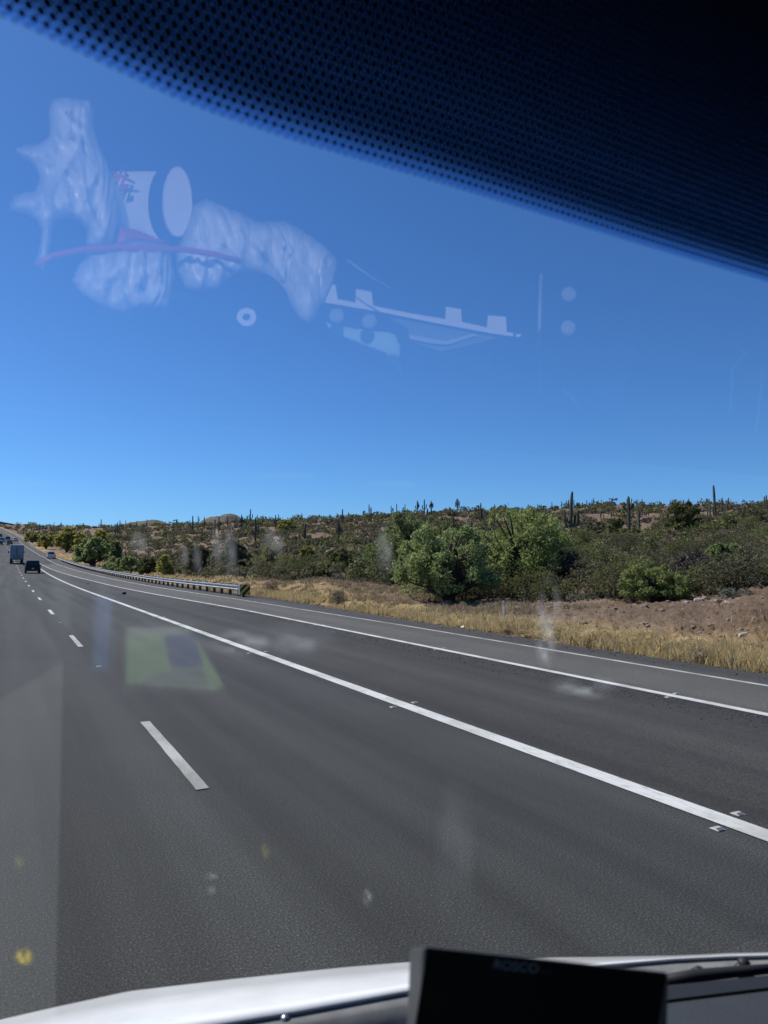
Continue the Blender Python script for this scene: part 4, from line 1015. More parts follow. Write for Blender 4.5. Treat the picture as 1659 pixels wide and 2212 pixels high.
def pane(name, inner, mat_in, thick=0.005):
    """inner: outline on the plane; the outer face lies thick further out and is plainly clear"""
    n = len(inner); v = [p for p in inner] + [p + NW * thick for p in inner]
    me = bpy.data.meshes.new(name); me.from_pydata([tuple(p) for p in v], [], [tuple(range(n)), tuple(range(2 * n - 1, n - 1, -1))] + [(i, i + n, (i + 1) % n + n, (i + 1) % n) for i in range(n)]); me.update()
    me.materials.append(mat_in); me.materials.append(MAT['clear'])
    for i, p in enumerate(me.polygons): p.material_index = 0 if i == 0 else 1
    bm = bmesh.new(); bm.from_mesh(me); bmesh.ops.recalc_face_normals(bm, faces=bm.faces); bm.to_mesh(me); bm.free()
    return vp(link(name, me))
ZS, ZT, ZB = 2.137, 2.80, 1.20
XL, XR = -0.62, 1.72
pane('upper_glass', [glass_z(XL, ZS), glass_z(XR, ZS), glass_z(XR, ZT), glass_z(XL, ZT)], MAT['glass'])
pane('lower_glass', [glass_z(XL, ZB), glass_z(XR, ZB), glass_z(XR, ZS - 0.0005), glass_z(XL, ZS - 0.0005)], MAT['lower'])
def lens_patch(name, pts):
    pane(name, [on_glass(*p) - NW * 0.004 for p in pts], MAT['patch'], 0.003)
lens_patch('glossy_glass_area', [(262, 1338), (420, 1338), (492, 1492), (262, 1492)])
lens_patch('glossy_glass_area', [(196, 1275), (250, 1275), (250, 1448), (196, 1448)])
lens_patch('glossy_glass_area', [(-30, 1420), (136, 1420), (124, 2215), (-30, 2215)])
# dotted shade band along the top
m, t, o = nodes('dotted_shade_band'); MAT['band'] = m
tc = N(t, 'ShaderNodeUVMap')
def hexd(offx, offy):
    mp = N(t, 'ShaderNodeVectorMath', operation='MULTIPLY_ADD'); a = 0.0072
    mp.inputs[1].default_value = (1 / a, 1 / (a * 1.7320508), 0); mp.inputs[2].default_value = (offx, offy, 0)
    t.links.new(tc.outputs[0], mp.inputs[0])
    fr_ = N(t, 'ShaderNodeVectorMath', operation='FRACTION'); t.links.new(mp.outputs[0], fr_.inputs[0])
    sb = N(t, 'ShaderNodeVectorMath', operation='SUBTRACT'); sb.inputs[1].default_value = (0.5, 0.5, 0); t.links.new(fr_.outputs[0], sb.inputs[0])
    ml = N(t, 'ShaderNodeVectorMath', operation='MULTIPLY'); ml.inputs[1].default_value = (1, 1.7320508, 0); t.links.new(sb.outputs[0], ml.inputs[0])
    ln = N(t, 'ShaderNodeVectorMath', operation='LENGTH'); t.links.new(ml.outputs[0], ln.inputs[0]); return ln
d1, d2 = hexd(0, 0), hexd(0.5, 0.5)
mn = N(t, 'ShaderNodeMath', operation='MINIMUM'); t.links.new(d1.outputs['Value'], mn.inputs[0]); t.links.new(d2.outputs['Value'], mn.inputs[1])
sx = N(t, 'ShaderNodeSeparateXYZ'); t.links.new(tc.outputs[0], sx.inputs[0])
rad = N(t, 'ShaderNodeFloatCurve'); cv = rad.mapping.curves[0]
pts = [(0.0, 0.20), (0.03, 0.40), (0.075, 0.495), (0.2, 0.515), (0.4, 0.535), (0.7, 0.555), (1.0, 0.58)]
cv.points[0].location = pts[0]; cv.points[1].location = pts[-1]
for p in pts[1:-1]: cv.points.new(*p)
rad.mapping.update()
dv = N(t, 'ShaderNodeMath', operation='DIVIDE'); dv.inputs[1].default_value = 0.30; t.links.new(sx.outputs['Y'], dv.inputs[0]); t.links.new(dv.outputs[0], rad.inputs['Value'])
lt = N(t, 'ShaderNodeMath', operation='LESS_THAN'); t.links.new(mn.outputs[0], lt.inputs[0]); t.links.new(rad.outputs[0], lt.inputs[1])
ink = N(t, 'ShaderNodeBsdfDiffuse'); ink.inputs[0].default_value = (0.004, 0.004, 0.006, 1); clr = N(t, 'ShaderNodeBsdfTransparent'); clr.inputs[0].default_value = (0.5, 0.7, 1.0, 1)
mx = N(t, 'ShaderNodeMixShader'); t.links.new(lt.outputs[0], mx.inputs[0]); t.links.new(clr.outputs[0], mx.inputs[1]); t.links.new(ink.outputs[0], mx.inputs[2]); t.links.new(mx.outputs[0], o.inputs[0])
zedge = tab((-0.62, 2.395), (-0.017, 2.374), (0.039, 2.366), (0.102, 2.357), (0.173, 2.354), (0.344, 2.354), (0.576, 2.352), (1.72, 2.350))
v, f, uvs = [], [], []
for x in np.linspace(XL, XR, 80):
    ze = float(zedge(x)) - 0.004; a_, b_ = glass_z(x, ze, .003), glass_z(x, ZT - .02, .003)
    v += [tuple(a_), tuple(b_)]; uvs += [(x - XL, 0.0), (x - XL, (b_ - a_).length)]
f = [(2 * i, 2 * i + 2, 2 * i + 3, 2 * i + 1) for i in range(79)]
bo = vp(mesh('shade_band', v, f, MAT['band']))
ul = bo.data.uv_layers.new(name='UVMap')
for lp in bo.data.loops: ul.data[lp.index].uv = uvs[lp.vertex_index]
# painted glare, pale streaks, insect marks and dried drops on the clear pane
def mark_glare_mat(name, col, amount, scale):
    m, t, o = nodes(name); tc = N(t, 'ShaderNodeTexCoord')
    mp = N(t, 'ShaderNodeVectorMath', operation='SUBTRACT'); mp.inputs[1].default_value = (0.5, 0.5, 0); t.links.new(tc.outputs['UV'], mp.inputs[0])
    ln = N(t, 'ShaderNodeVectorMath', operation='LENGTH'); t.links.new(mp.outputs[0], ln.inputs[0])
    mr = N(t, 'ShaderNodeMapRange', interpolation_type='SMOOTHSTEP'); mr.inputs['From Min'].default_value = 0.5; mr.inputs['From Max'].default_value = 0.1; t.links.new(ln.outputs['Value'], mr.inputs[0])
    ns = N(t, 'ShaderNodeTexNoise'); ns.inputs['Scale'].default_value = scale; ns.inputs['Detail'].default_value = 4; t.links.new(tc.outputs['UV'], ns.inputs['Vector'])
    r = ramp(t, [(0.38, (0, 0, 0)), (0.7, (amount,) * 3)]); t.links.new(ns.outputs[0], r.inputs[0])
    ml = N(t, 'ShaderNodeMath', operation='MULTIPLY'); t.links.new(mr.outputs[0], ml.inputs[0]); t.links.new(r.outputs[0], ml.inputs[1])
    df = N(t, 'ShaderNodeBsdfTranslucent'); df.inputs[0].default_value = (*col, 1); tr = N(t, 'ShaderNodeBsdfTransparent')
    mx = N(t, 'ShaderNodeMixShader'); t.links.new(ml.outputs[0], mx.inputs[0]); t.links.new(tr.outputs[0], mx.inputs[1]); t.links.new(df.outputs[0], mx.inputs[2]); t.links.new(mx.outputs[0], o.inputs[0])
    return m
SM = mark_glare_mat('pale_streak', (0.8, 0.84, 0.86), 0.26, 2.2); SML = mark_glare_mat('glare_streak', (0.8, 0.84, 0.86), 0.15, 1.6); SMB = mark_glare_mat('insect_mark', (0.72, 0.56, 0.03), 0.8, 5); SMB2 = mark_glare_mat('faint_insect_mark', (0.5, 0.46, 0.12), 0.22, 4); SMW = mark_glare_mat('dry_drop', (0.75, 0.77, 0.78), 0.22, 3)  # pale streak films, the fainter one painting glare; then insect and drop marks
def mark_glare(name, px, py, wx, wy, mat, rot=0.0):
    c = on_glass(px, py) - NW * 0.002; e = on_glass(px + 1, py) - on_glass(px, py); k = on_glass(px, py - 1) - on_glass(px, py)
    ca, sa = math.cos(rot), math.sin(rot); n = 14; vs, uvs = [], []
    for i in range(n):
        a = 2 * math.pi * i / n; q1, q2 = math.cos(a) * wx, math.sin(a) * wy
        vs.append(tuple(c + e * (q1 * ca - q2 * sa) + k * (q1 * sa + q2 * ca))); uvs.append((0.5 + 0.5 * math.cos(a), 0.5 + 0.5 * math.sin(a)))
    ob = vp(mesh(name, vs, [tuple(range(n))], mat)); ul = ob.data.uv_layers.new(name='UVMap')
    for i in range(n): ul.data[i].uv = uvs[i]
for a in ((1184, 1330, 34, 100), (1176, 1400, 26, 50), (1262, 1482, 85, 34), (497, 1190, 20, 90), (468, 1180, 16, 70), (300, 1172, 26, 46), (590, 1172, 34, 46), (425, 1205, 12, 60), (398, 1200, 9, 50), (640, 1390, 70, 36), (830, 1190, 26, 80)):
    mark_glare('mark_glare', *a, SM if a[0] > 1000 else SML)
mark_glare('insect_mark', 52, 2064, 26, 22, SMB)
GLARE = mark_glare_mat('glare_film', (0.8, 0.84, 0.86), 0.075, 0.8)  # reflected glare painted as a thin whitish film
for a in ((985, 1860, 60, 210), (132, 1330, 34, 150), (650, 1380, 130, 60), (620, 1028, 110, 9), (850, 1047, 90, 14), (60, 1045, 80, 12), (225, 1330, 26, 120)): mark_glare('glare_veil', *a, GLARE)
for a in ((42, 1858, 16, 20), (572, 1836, 14, 24)): mark_glare('insect_mark', *a, SMB2)
for a in ((455, 1890, 18, 10), (455, 1920, 12, 12), (792, 1935, 14, 24), (520, 1385, 90, 36)): mark_glare('drop_mark', *a, SMW)

# bonnet, cowl and wiper seen over the dash
def at_z(x, y, z):
    r = ray(x, y); return Vector((0, 0, HC)) + r * ((z - HC) / r.z)
ys_ = tab((-200, 2250), (0, 2203), (122, 2175), (280, 2141), (503, 2115), (741, 2090), (873, 2079), (1050, 2072), (1204, 2068), (1316, 2067), (1459, 2064), (1575, 2059), (1659, 2057), (1800, 2056))
yt_ = tab((-200, 2330), (0, 2292), (492, 2208), (635, 2185), (873, 2141), (1100, 2106), (1316, 2082), (1459, 2070), (1575, 2064), (1659, 2062), (1800, 2061))
VANW = M('van_white_paint', (0.84, 0.85, 0.85), 0.3, 0, 0.09, 7.0, coat=0.7); COWL = M('cowl_plastic', (0.16, 0.165, 0.165), 0.7, 0, 0.2, 20)
xs = np.linspace(-180, 1790, 90); v = []
for x in xs:
    a, b_ = float(ys_(x)), float(yt_(x))
    f0 = at_z(x, a, 1.045); far = Vector((f0.x, f0.y, 0)).normalized()
    v += [f0 + far * 0.28 + Vector((0, 0, -0.42)), f0 + far * 0.10 + Vector((0, 0, -0.09)), f0 + far * 0.012 + Vector((0, 0, -0.010)), f0, at_z(x, a * 0.6 + b_ * 0.4, 1.085), at_z(x, a * 0.25 + b_ * 0.75, 1.112), at_z(x, b_, 1.122), at_z(x, b_ + 5, 1.116), at_z(x, b_ + 9, 1.10)]
k = 9; f = [(i * k + j, i * k + j + 1, (i + 1) * k + j + 1, (i + 1) * k + j) for i in range(len(xs) - 1) for j in range(k - 1)]
vp(mesh('bonnet', [tuple(p) for p in v], f, VANW, smooth=True))
v = []
for x in xs:
    b_ = float(yt_(x)); v += [at_z(x, b_ + 7, 1.112), at_z(x, b_ + 22, 1.112), at_z(x, b_ + 34, 1.108), at_z(x, b_ + 62, 1.09), at_z(x, b_ + 110, 1.06)]
k = 5; f = [(i * k + j, i * k + j + 1, (i + 1) * k + j + 1, (i + 1) * k + j) for i in range(len(xs) - 1) for j in range(k - 1)]
vp(mesh('cowl', [tuple(p) for p in v], f, COWL, smooth=True))
b = MB(); b.tube([at_z(1380, 2128, 1.12), at_z(1500, 2108, 1.125), at_z(1600, 2098, 1.125), at_z(1720, 2088, 1.12)], [.010, .013, .011, .009], 8)
b.tube([at_z(1505, 2110, 1.115), at_z(1516, 2100, 1.13)], [.018, .014], 8); vp(b.build('wiper_arm', TRIM, smooth=True))
b = MB(); b.tube([at_z(1590, 2102, 1.11), at_z(1600, 2088, 1.12), at_z(1608, 2080, 1.13), at_z(1598, 2075, 1.135)], [.012, .010, .013, .008], 8); vp(b.build('washer_nozzle', TRIM, smooth=True))
b = MB(); b.tube([at_z(1448, 2113, 1.11), at_z(1484, 2106, 1.11)], .007, 8); vp(b.build('wiper_link', RIM, smooth=True))
bm = bmesh.new(); bmesh.ops.create_uvsphere(bm, u_segments=16, v_segments=10, radius=0.011); bmesh.ops.translate(bm, verts=bm.verts, vec=at_z(616, 2203, 1.11)); me = bpy.data.meshes.new('washer_nozzle'); bm.to_mesh(me); bm.free()
me.polygons.foreach_set('use_smooth', [True] * len(me.polygons)); vp(link('washer_nozzle', me, RIM))
# dashboard top with its black rim, unseen cab shell added as dark background for reflections
DASH = M('dash_vinyl', (0.030, 0.036, 0.046), 0.75, 0, 0.2, 6, 0.15, 180)
edge1 = [at_z(x, y, 1.20) for x, y in ((1380, 2176), (1447, 2167), (1560, 2153), (1659, 2141), (1760, 2130))]
edge2 = [at_z(x, y, 1.205) for x, y in ((1360, 2140), (1447, 2128), (1560, 2117), (1659, 2107), (1760, 2098))]
front = [(-0.55, 1.0), (0.6, 1.0), (0.95, 1.0)] + [(p.x, p.y) for p in edge1]
b = MB(); b.prism(front + [(1.62, -0.06), (-0.55, -0.06)], 1.12, 1.20, axis=2); vp(b.build('dashboard', DASH))
b = MB(); b.prism([(x, y + 0.003) for x, y in front] + [(p.x, p.y) for p in edge2[::-1]] + [(0.95, 1.04), (-0.55, 1.04)], 1.13, 1.205, axis=2); vp(b.build('defroster_rim', TRIM))
CABM = M('cab_lining', (0.008, 0.008, 0.009), 0.9, 0, 0.2, spec=0.05)
b = MB(); b.box((0.55, -0.4, 0.5), (2.4, 3.0, 0.06)); vp(b.build('cab_floor', CABM))
b = MB(); b.box((0.55, -1.9, 1.5), (2.4, 0.06, 2.2)); vp(b.build('bulkhead', CABM))
b = MB(); b.box((1.78, -0.45, 1.45), (0.05, 2.9, 1.7)); vp(b.build('raised_door_panel', CABM))  # unseen; raised over the window to keep reflections at right dark
b = MB(); b.box((-0.66, -0.45, 0.95), (0.05, 2.9, 0.8)); vp(b.build('left_door_panel', CABM))
b = MB(); b.box((0.55, -1.3, 2.62), (2.4, 1.2, 0.05)); vp(b.build('roof_lining', CABM))

# screen on the dash
DEV = M('black_screen', (0.0015, 0.0015, 0.002), 0.5, 0, 0.1, spec=0.1); DEVS = M('grey_bezel', (0.075, 0.08, 0.082), 0.45, 0.3, 0.1)
def at_d(x, y, D):
    r = ray(x, y); return Vector((0, 0, HC)) + r * (D / r.dot(fh))
TL, TR_, BL, BR = at_d(915, 2043, .72), at_d(1446, 2100, .74), at_d(903, 2330, .735), at_d(1440, 2360, .755)
back = [at_d(884, 2046, .775), at_d(1420, 2102, .795), at_d(872, 2330, .79), at_d(1414, 2360, .81)]
t_ = empty('dash_screen', tuple((BL + BR) / 2)); tag(t_, 'black screen unit standing on the dashboard with faint maker lettering', 'screen')
def tp(o): o.parent = t_; o.matrix_parent_inverse = Matrix.Translation(-((BL + BR) / 2)); return o
b = MB(); b.hexa([TL, TR_, BR, BL], [back[0], back[1], back[3], back[2]]); tp(b.build('case', DEVS, bevel=0.005))
nrm = (TR_ - TL).cross(BL - TL).normalized()
if nrm.dot(Vector((0, 0, HC)) - TL) < 0: nrm = -nrm
ux = (TR_ - TL).normalized(); uy = -((BL - TL) - ux * (BL - TL).dot(ux)).normalized()
Wd = (TR_ - TL).length; 
q_ = [TL + ux * .004 + uy * -.002, TR_ - ux * .003 + uy * -.002, TR_ - ux * .003 + uy * -.14, TL + ux * .004 + uy * -.14]
b = MB(); b.hexa([p - nrm * .002 for p in q_], [p + nrm * .0012 for p in q_]); face = tp(b.build('glass_face', DEV))
def lettering(txt, px, py, size, mat):
    cu = bpy.data.curves.new('lettering', 'FONT'); cu.body = txt; cu.size = size; cu.extrude = 0.0002
    ob = bpy.data.objects.new('tmp', cu); C.objects.link(ob); dg = bpy.context.evaluated_depsgraph_get(); me = bpy.data.meshes.new_from_object(ob.evaluated_get(dg)); bpy.data.objects.remove(ob)
    r = ray(px, py); c = Vector((0, 0, HC)); p = c + r * ((TL + nrm * .0016 - c).dot(nrm) / r.dot(nrm))
    M4 = Matrix((( ux.x, uy.x, nrm.x, p.x), (ux.y, uy.y, nrm.y, p.y), (ux.z, uy.z, nrm.z, p.z), (0, 0, 0, 1)))
    me.transform(M4); me.materials.clear(); o = link('lettering', me, mat); return tp(o)
lettering('ROSCO', 1064, 2092, 0.0135, M('grey_print', (0.12, 0.125, 0.13), 0.6, 0, 0.1))
lettering('- - - - -', 1132, 2099, 0.010, M('faint_print', (0.06, 0.065, 0.065), 0.6, 0, 0.1))

# ------------------------------------------------------------------ what lies in the cab and mirrors in the glass
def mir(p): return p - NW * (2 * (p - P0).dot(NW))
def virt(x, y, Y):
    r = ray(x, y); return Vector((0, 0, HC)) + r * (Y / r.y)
def inside(P, x, y):
    c = False; n = len(P)
    for i in range(n):
        x1, y1 = P[i]; x2, y2 = P[i - 1]
        if (y1 > y) != (y2 > y) and x < (x2 - x1) * (y - y1) / (y2 - y1) + x1: c = not c
    return c
def near(P, x, y):
    best = (1e9, x, y)
    for i in range(len(P)):
        x1, y1 = P[i]; x2, y2 = P[i - 1]; dx, dy = x2 - x1, y2 - y1; t_ = max(0, min(1, ((x - x1) * dx + (y - y1) * dy) / (dx * dx + dy * dy + 1e-9)))
        d = math.hypot(x1 + t_ * dx - x, y1 + t_ * dy - y)
        if d < best[0]: best = (d, x1 + t_ * dx, y1 + t_ * dy)
    return best
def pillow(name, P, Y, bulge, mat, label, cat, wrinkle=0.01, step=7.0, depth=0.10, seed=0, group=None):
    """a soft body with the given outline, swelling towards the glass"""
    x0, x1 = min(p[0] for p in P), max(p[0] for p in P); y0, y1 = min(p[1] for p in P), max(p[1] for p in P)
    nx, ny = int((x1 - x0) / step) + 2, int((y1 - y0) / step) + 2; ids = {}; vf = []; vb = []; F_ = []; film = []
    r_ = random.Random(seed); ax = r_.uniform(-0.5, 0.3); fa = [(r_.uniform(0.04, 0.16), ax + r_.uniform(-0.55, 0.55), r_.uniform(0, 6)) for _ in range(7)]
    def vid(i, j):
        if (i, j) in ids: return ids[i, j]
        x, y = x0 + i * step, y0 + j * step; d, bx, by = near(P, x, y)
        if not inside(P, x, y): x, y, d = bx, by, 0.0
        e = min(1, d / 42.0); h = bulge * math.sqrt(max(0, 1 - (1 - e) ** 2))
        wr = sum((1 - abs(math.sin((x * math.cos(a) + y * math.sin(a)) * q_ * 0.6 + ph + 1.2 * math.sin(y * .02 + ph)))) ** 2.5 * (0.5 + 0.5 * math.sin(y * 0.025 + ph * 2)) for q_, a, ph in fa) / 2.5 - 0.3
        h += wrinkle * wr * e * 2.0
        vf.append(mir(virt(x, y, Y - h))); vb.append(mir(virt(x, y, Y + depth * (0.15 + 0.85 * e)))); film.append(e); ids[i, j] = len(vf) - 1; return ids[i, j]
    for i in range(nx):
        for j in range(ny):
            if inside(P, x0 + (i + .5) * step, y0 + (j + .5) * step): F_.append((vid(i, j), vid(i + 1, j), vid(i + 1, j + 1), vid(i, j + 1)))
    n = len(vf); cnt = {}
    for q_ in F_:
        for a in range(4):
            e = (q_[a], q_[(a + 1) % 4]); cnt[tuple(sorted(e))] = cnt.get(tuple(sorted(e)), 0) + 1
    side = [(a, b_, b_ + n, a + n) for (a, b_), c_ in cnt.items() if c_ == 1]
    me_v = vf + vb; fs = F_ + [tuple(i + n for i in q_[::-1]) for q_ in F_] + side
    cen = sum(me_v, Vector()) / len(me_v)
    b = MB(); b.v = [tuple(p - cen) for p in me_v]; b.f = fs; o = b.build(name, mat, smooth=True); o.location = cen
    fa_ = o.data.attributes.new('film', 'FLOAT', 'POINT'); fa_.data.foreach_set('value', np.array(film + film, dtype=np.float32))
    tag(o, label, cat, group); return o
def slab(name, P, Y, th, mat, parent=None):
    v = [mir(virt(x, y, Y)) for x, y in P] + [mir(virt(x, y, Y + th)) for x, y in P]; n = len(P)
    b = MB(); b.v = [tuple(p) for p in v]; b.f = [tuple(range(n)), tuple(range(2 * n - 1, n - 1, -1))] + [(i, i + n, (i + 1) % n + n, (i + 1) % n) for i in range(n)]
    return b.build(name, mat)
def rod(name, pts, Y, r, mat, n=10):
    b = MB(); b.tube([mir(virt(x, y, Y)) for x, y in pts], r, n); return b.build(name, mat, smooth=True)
k1 = lambda L: [(0.46297 * x, 219.4 + 0.46297 * y) for x, y in L]
k2 = lambda L: [(658.3 + 0.3968 * x, 493.7 + 0.3968 * y) for x, y in L]
m, t, o = nodes('white_bag_plastic'); BAG = m
tc = N(t, 'ShaderNodeTexCoord'); mp = N(t, 'ShaderNodeMapping'); mp.inputs['Rotation'].default_value = (0.4, 0.3, 0.5); mp.inputs['Scale'].default_value = (3.0, 1.0, 1.0); t.links.new(tc.outputs['Object'], mp.inputs[0])
ns = N(t, 'ShaderNodeTexNoise'); ns.inputs['Scale'].default_value = 3.2; ns.inputs['Detail'].default_value = 2.0; ns.inputs['Distortion'].default_value = 0.6; t.links.new(mp.outputs[0], ns.inputs['Vector'])
rg = N(t, 'ShaderNodeMath', operation='PINGPONG'); rg.inputs[1].default_value = 0.10; t.links.new(ns.outputs[0], rg.inputs[0])
bp = N(t, 'ShaderNodeBump'); bp.inputs['Strength'].default_value = 0.45; bp.inputs['Distance'].default_value = 0.22; t.links.new(rg.outputs[0], bp.inputs['Height'])
pb = N(t, 'ShaderNodeBsdfPrincipled'); pb.inputs['Base Color'].default_value = (0.85, 0.86, 0.87, 1); pb.inputs['Roughness'].default_value = 0.28; t.links.new(bp.outputs[0], pb.inputs['Normal'])
tr = N(t, 'ShaderNodeBsdfTransparent'); n2 = N(t, 'ShaderNodeTexNoise'); n2.inputs['Scale'].default_value = 5; n2.inputs['Detail'].default_value = 4; t.links.new(mp.outputs[0], n2.inputs['Vector'])
rr_ = ramp(t, [(0.38, (0.45,) * 3), (0.5, (0.0,) * 3)]); t.links.new(n2.outputs[0], rr_.inputs[0])
fa2 = N(t, 'ShaderNodeAttribute', attribute_name='film'); mr2 = N(t, 'ShaderNodeMapRange'); mr2.inputs['From Min'].default_value = 0.0; mr2.inputs['From Max'].default_value = 0.75; mr2.inputs['To Min'].default_value = 0.72; mr2.inputs['To Max'].default_value = 0.12; t.links.new(fa2.outputs['Fac'], mr2.inputs[0])
sm_ = N(t, 'ShaderNodeMath', operation='MAXIMUM'); t.links.new(rr_.outputs[0], sm_.inputs[0]); t.links.new(mr2.outputs[0], sm_.inputs[1])
mx = N(t, 'ShaderNodeMixShader'); t.links.new(sm_.outputs[0], mx.inputs[0]); t.links.new(pb.outputs[0], mx.inputs[1]); t.links.new(tr.outputs[0], mx.inputs[2]); t.links.new(mx.outputs[0], o.inputs[0])
BAG2 = None; WHT = M('white_card', (0.80, 0.80, 0.80), 0.5, 0, 0.04); RED = M('red_plastic', (0.55, 0.02, 0.045), 0.4, 0, 0.1)
DARKI = M('dark_interior_plastic', (0.006, 0.006, 0.007), 0.8, 0, 0.1, spec=0.05); GRNP = M('pale_green_paper', (0.40, 0.58, 0.50), 0.6, 0, 0.05)
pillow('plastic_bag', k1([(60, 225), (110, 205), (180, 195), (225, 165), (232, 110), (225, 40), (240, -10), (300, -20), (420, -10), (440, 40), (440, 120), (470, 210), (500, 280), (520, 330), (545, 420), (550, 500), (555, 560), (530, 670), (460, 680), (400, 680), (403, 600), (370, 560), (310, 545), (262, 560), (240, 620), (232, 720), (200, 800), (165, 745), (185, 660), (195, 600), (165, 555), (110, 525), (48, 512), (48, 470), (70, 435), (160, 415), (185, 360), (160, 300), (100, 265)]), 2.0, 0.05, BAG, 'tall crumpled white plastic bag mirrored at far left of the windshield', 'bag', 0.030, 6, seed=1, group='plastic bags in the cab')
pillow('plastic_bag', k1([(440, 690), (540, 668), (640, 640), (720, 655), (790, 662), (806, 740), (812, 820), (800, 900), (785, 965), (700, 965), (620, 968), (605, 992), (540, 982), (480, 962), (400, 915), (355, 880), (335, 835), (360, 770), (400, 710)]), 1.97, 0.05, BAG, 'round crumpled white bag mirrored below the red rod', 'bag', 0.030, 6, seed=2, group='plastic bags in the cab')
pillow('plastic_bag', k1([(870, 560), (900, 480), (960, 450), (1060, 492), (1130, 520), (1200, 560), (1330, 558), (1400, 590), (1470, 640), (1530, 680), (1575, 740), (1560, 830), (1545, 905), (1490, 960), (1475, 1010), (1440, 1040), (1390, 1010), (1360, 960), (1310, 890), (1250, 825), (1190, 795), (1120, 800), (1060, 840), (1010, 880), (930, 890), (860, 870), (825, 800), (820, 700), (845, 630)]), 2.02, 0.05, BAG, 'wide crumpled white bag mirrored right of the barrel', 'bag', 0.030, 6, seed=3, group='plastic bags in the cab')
# white barrel with a dark ringed mouth and red print
t_ = empty('white_barrel', tuple(mir(virt(300, 440, 2.1)))); tag(t_, 'white plastic barrel with dark ring and red print, mirrored between bags', 'barrel')
def bp_(o): o.parent = t_; o.matrix_parent_inverse = Matrix.Translation(-Vector(t_.location)); return o
def ell(cx, cy, rx, ry, n=40): return [(cx + rx * math.cos(2 * math.pi * i / n), cy + ry * math.sin(2 * math.pi * i / n)) for i in range(n)]
def band3(name, e0, Y0, e1, Y1, mat, cap=True):
    n = len(e0); b = MB(); b.v = [tuple(mir(virt(x, y, Y0))) for x, y in e0] + [tuple(mir(virt(x, y, Y1))) for x, y in e1]
    b.f = [(i, (i + 1) % n, (i + 1) % n + n, i + n) for i in range(n)] + ([tuple(range(n)), tuple(range(2 * n - 1, n - 1, -1))] if cap else [])
    return bp_(b.build(name, mat, smooth=False))
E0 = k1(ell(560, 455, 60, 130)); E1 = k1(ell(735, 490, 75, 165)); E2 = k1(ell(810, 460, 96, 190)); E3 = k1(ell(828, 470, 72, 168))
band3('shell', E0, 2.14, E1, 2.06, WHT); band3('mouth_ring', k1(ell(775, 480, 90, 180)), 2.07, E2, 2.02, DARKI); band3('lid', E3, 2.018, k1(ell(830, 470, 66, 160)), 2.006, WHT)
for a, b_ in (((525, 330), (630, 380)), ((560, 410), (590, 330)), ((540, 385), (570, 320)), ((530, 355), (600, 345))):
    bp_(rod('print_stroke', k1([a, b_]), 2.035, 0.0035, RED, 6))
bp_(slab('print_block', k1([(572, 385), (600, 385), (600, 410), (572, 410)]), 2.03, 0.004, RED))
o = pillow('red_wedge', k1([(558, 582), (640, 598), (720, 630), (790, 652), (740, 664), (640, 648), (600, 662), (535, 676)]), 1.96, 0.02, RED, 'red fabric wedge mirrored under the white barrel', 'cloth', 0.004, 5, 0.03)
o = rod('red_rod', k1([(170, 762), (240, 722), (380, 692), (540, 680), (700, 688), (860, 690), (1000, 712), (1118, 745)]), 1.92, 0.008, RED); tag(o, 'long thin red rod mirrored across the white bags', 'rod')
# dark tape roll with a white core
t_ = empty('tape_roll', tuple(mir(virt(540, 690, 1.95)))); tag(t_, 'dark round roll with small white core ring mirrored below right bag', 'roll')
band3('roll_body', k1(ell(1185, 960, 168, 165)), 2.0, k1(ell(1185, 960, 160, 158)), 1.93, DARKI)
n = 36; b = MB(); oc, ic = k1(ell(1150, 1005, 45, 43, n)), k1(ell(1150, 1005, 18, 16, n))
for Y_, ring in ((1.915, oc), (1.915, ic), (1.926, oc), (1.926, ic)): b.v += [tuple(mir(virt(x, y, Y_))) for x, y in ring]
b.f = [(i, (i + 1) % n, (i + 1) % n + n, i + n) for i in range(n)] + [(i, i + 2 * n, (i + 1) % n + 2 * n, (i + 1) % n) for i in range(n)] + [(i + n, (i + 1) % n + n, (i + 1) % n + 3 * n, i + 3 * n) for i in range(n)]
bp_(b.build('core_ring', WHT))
# notched white shelf tray and small things at the right
t_ = empty('shelf_tray', tuple(mir(virt(880, 690, 1.75)))); tag(t_, 'white shelf tray with four upright tabs mirrored at centre', 'tray')
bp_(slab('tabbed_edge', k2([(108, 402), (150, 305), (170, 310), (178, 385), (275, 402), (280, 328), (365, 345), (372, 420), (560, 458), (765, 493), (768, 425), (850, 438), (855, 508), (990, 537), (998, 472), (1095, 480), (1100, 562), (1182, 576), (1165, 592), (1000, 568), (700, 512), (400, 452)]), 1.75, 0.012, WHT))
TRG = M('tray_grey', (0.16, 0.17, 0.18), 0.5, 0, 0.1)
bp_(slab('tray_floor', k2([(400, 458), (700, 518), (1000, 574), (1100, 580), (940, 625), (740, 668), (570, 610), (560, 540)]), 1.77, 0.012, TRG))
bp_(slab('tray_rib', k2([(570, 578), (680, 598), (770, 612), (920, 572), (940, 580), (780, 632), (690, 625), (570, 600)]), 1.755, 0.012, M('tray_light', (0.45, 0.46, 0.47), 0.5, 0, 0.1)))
KN = M('clear_knob', (0.34, 0.36, 0.38), 0.3, 0, 0.1)
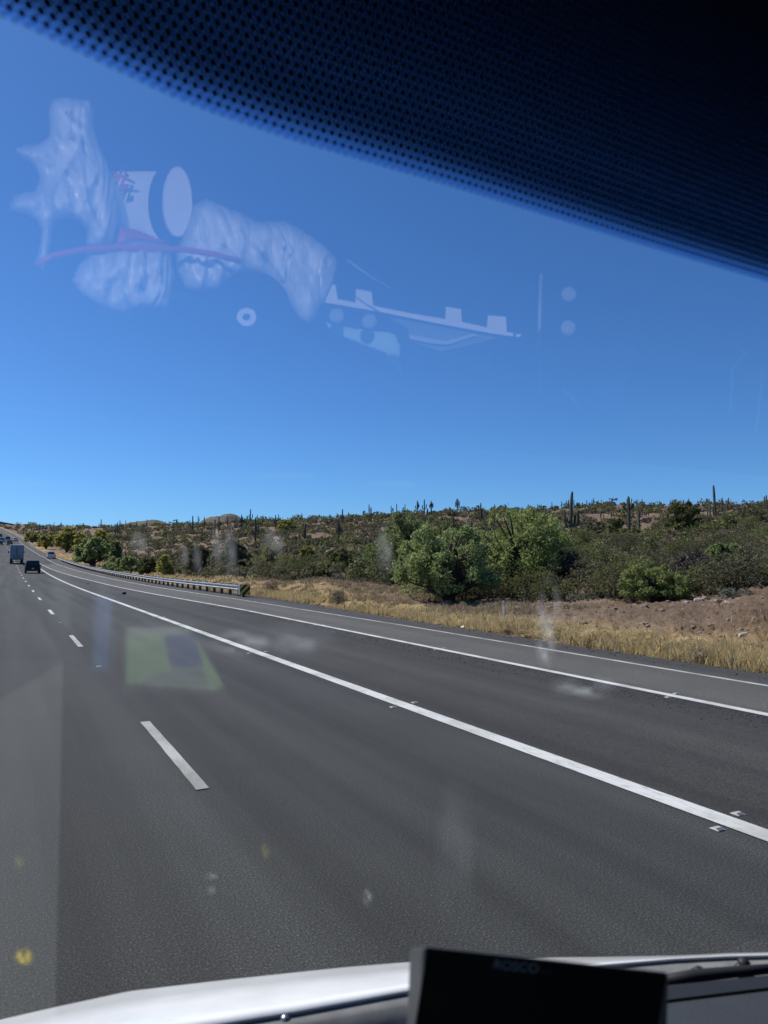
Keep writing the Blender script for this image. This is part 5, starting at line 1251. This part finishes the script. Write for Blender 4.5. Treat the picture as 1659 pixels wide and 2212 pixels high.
for (x, y, wh) in ((175, 475, 'under the tray left end'), (352, 505, 'under the tray second tab'), (633, 705, 'below the tray middle'), (1438, 358, 'high beside the pole'), (1434, 540, 'mid-height beside the pole')):
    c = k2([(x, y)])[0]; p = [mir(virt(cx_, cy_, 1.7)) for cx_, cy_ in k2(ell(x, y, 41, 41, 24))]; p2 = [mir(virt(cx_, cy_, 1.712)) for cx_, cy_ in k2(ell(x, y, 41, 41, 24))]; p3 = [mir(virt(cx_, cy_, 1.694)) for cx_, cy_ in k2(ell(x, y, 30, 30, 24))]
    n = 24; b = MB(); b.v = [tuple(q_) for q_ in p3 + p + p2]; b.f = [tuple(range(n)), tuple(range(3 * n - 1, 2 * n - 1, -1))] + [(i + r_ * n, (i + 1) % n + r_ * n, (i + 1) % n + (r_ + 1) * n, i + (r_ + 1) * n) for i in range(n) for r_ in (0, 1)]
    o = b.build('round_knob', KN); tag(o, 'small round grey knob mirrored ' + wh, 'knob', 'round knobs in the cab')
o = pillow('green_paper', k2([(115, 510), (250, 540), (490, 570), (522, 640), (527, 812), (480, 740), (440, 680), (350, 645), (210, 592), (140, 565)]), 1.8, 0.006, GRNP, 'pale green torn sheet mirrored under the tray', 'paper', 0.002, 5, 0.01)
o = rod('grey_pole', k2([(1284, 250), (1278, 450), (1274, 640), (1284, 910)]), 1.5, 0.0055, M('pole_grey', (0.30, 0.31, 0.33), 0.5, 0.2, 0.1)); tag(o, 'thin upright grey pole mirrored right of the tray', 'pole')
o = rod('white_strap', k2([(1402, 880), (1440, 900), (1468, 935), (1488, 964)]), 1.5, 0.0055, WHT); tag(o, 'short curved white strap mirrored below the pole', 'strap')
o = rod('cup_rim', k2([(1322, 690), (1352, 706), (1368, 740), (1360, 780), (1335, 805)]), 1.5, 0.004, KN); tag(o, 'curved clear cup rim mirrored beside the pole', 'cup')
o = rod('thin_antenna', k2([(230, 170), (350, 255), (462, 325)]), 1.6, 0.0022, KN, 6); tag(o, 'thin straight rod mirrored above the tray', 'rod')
o = rod('door_handle_bar', [(1590, 745), (1610, 765), (1582, 795), (1578, 888)], 1.05, 0.003, WHT, 8); vp(o)
o = rod('door_edge_bar', [(1648, 800), (1640, 870), (1634, 930)], 1.05, 0.003, WHT, 8); vp(o)
o = slab('door_pocket', [(1270, 820), (1320, 760), (1392, 655), (1330, 930)], 1.2, 0.01, TRG); vp(o)
# green and blue sheet lying on the dash, and a pale panel
def dash_hit(x, y, h):
    g_ = on_glass(x, y); r = ray(x, y).normalized(); d = r - NW * (2 * r.dot(NW)); return g_ + d * ((1.20 + h - g_.z) / d.z)
def lay(name, P, h, th, mat):
    n = len(P); b = MB(); b.v = [tuple(dash_hit(x, y, h + th)) for x, y in P] + [tuple(dash_hit(x, y, h)) for x, y in P]
    b.f = [tuple(range(n)), tuple(range(2 * n - 1, n - 1, -1))] + [(i, i + n, (i + 1) % n + n, (i + 1) % n) for i in range(n)]; return b.build(name, mat)
t_ = empty('picture_sheet', tuple(dash_hit(375, 1415, 0.002))); tag(t_, 'green and blue printed sheet on the dash mirrored over the road', 'sheet')
bp_(lay('sheet', [(273, 1352), (408, 1350), (482, 1478), (462, 1486), (380, 1480), (272, 1472)], 0.002, 0.003, M('sheet_green', (0.40, 0.70, 0.34), 0.6, 0, 0.25, 14)))
bp_(lay('blue_panel', [(352, 1368), (418, 1364), (438, 1436), (368, 1440)], 0.0055, 0.002, M('sheet_blue', (0.10, 0.17, 0.40), 0.6, 0, 0.2, 14)))
bp_(lay('white_header', [(276, 1354), (404, 1352), (408, 1366), (278, 1370)], 0.0055, 0.002, M('sheet_white', (0.62, 0.66, 0.64), 0.6, 0, 0.2, 14)))
bp_(lay('grey_footer', [(310, 1460), (372, 1442), (436, 1440), (450, 1478), (300, 1474)], 0.0055, 0.002, M('sheet_grey', (0.30, 0.38, 0.36), 0.6, 0, 0.3, 14)))
o = lay('blue_folder', [(206, 1285), (244, 1285), (232, 1440), (202, 1440)], 0.002, 0.004, M('folder_blue', (0.08, 0.20, 0.50), 0.6, 0, 0.15, 14)); tag(o, 'narrow blue folder on the dash mirrored left of the green sheet', 'folder')
o = lay('pale_dash_panel', [(-60, 1540), (138, 1425), (130, 1700), (118, 2190), (-60, 2190)], 0.001, 0.006, M('pale_panel', (0.22, 0.235, 0.235), 0.7, 0, 0.1)); vp(o)
o = slab('dark_backing_slab', [(-60, 120), (760, 120), (1700, 520), (1700, 1080), (-60, 1080)], 2.35, 0.08, DARKI); vp(o)  # unseen slab under the mirrored things, added to give a dark background
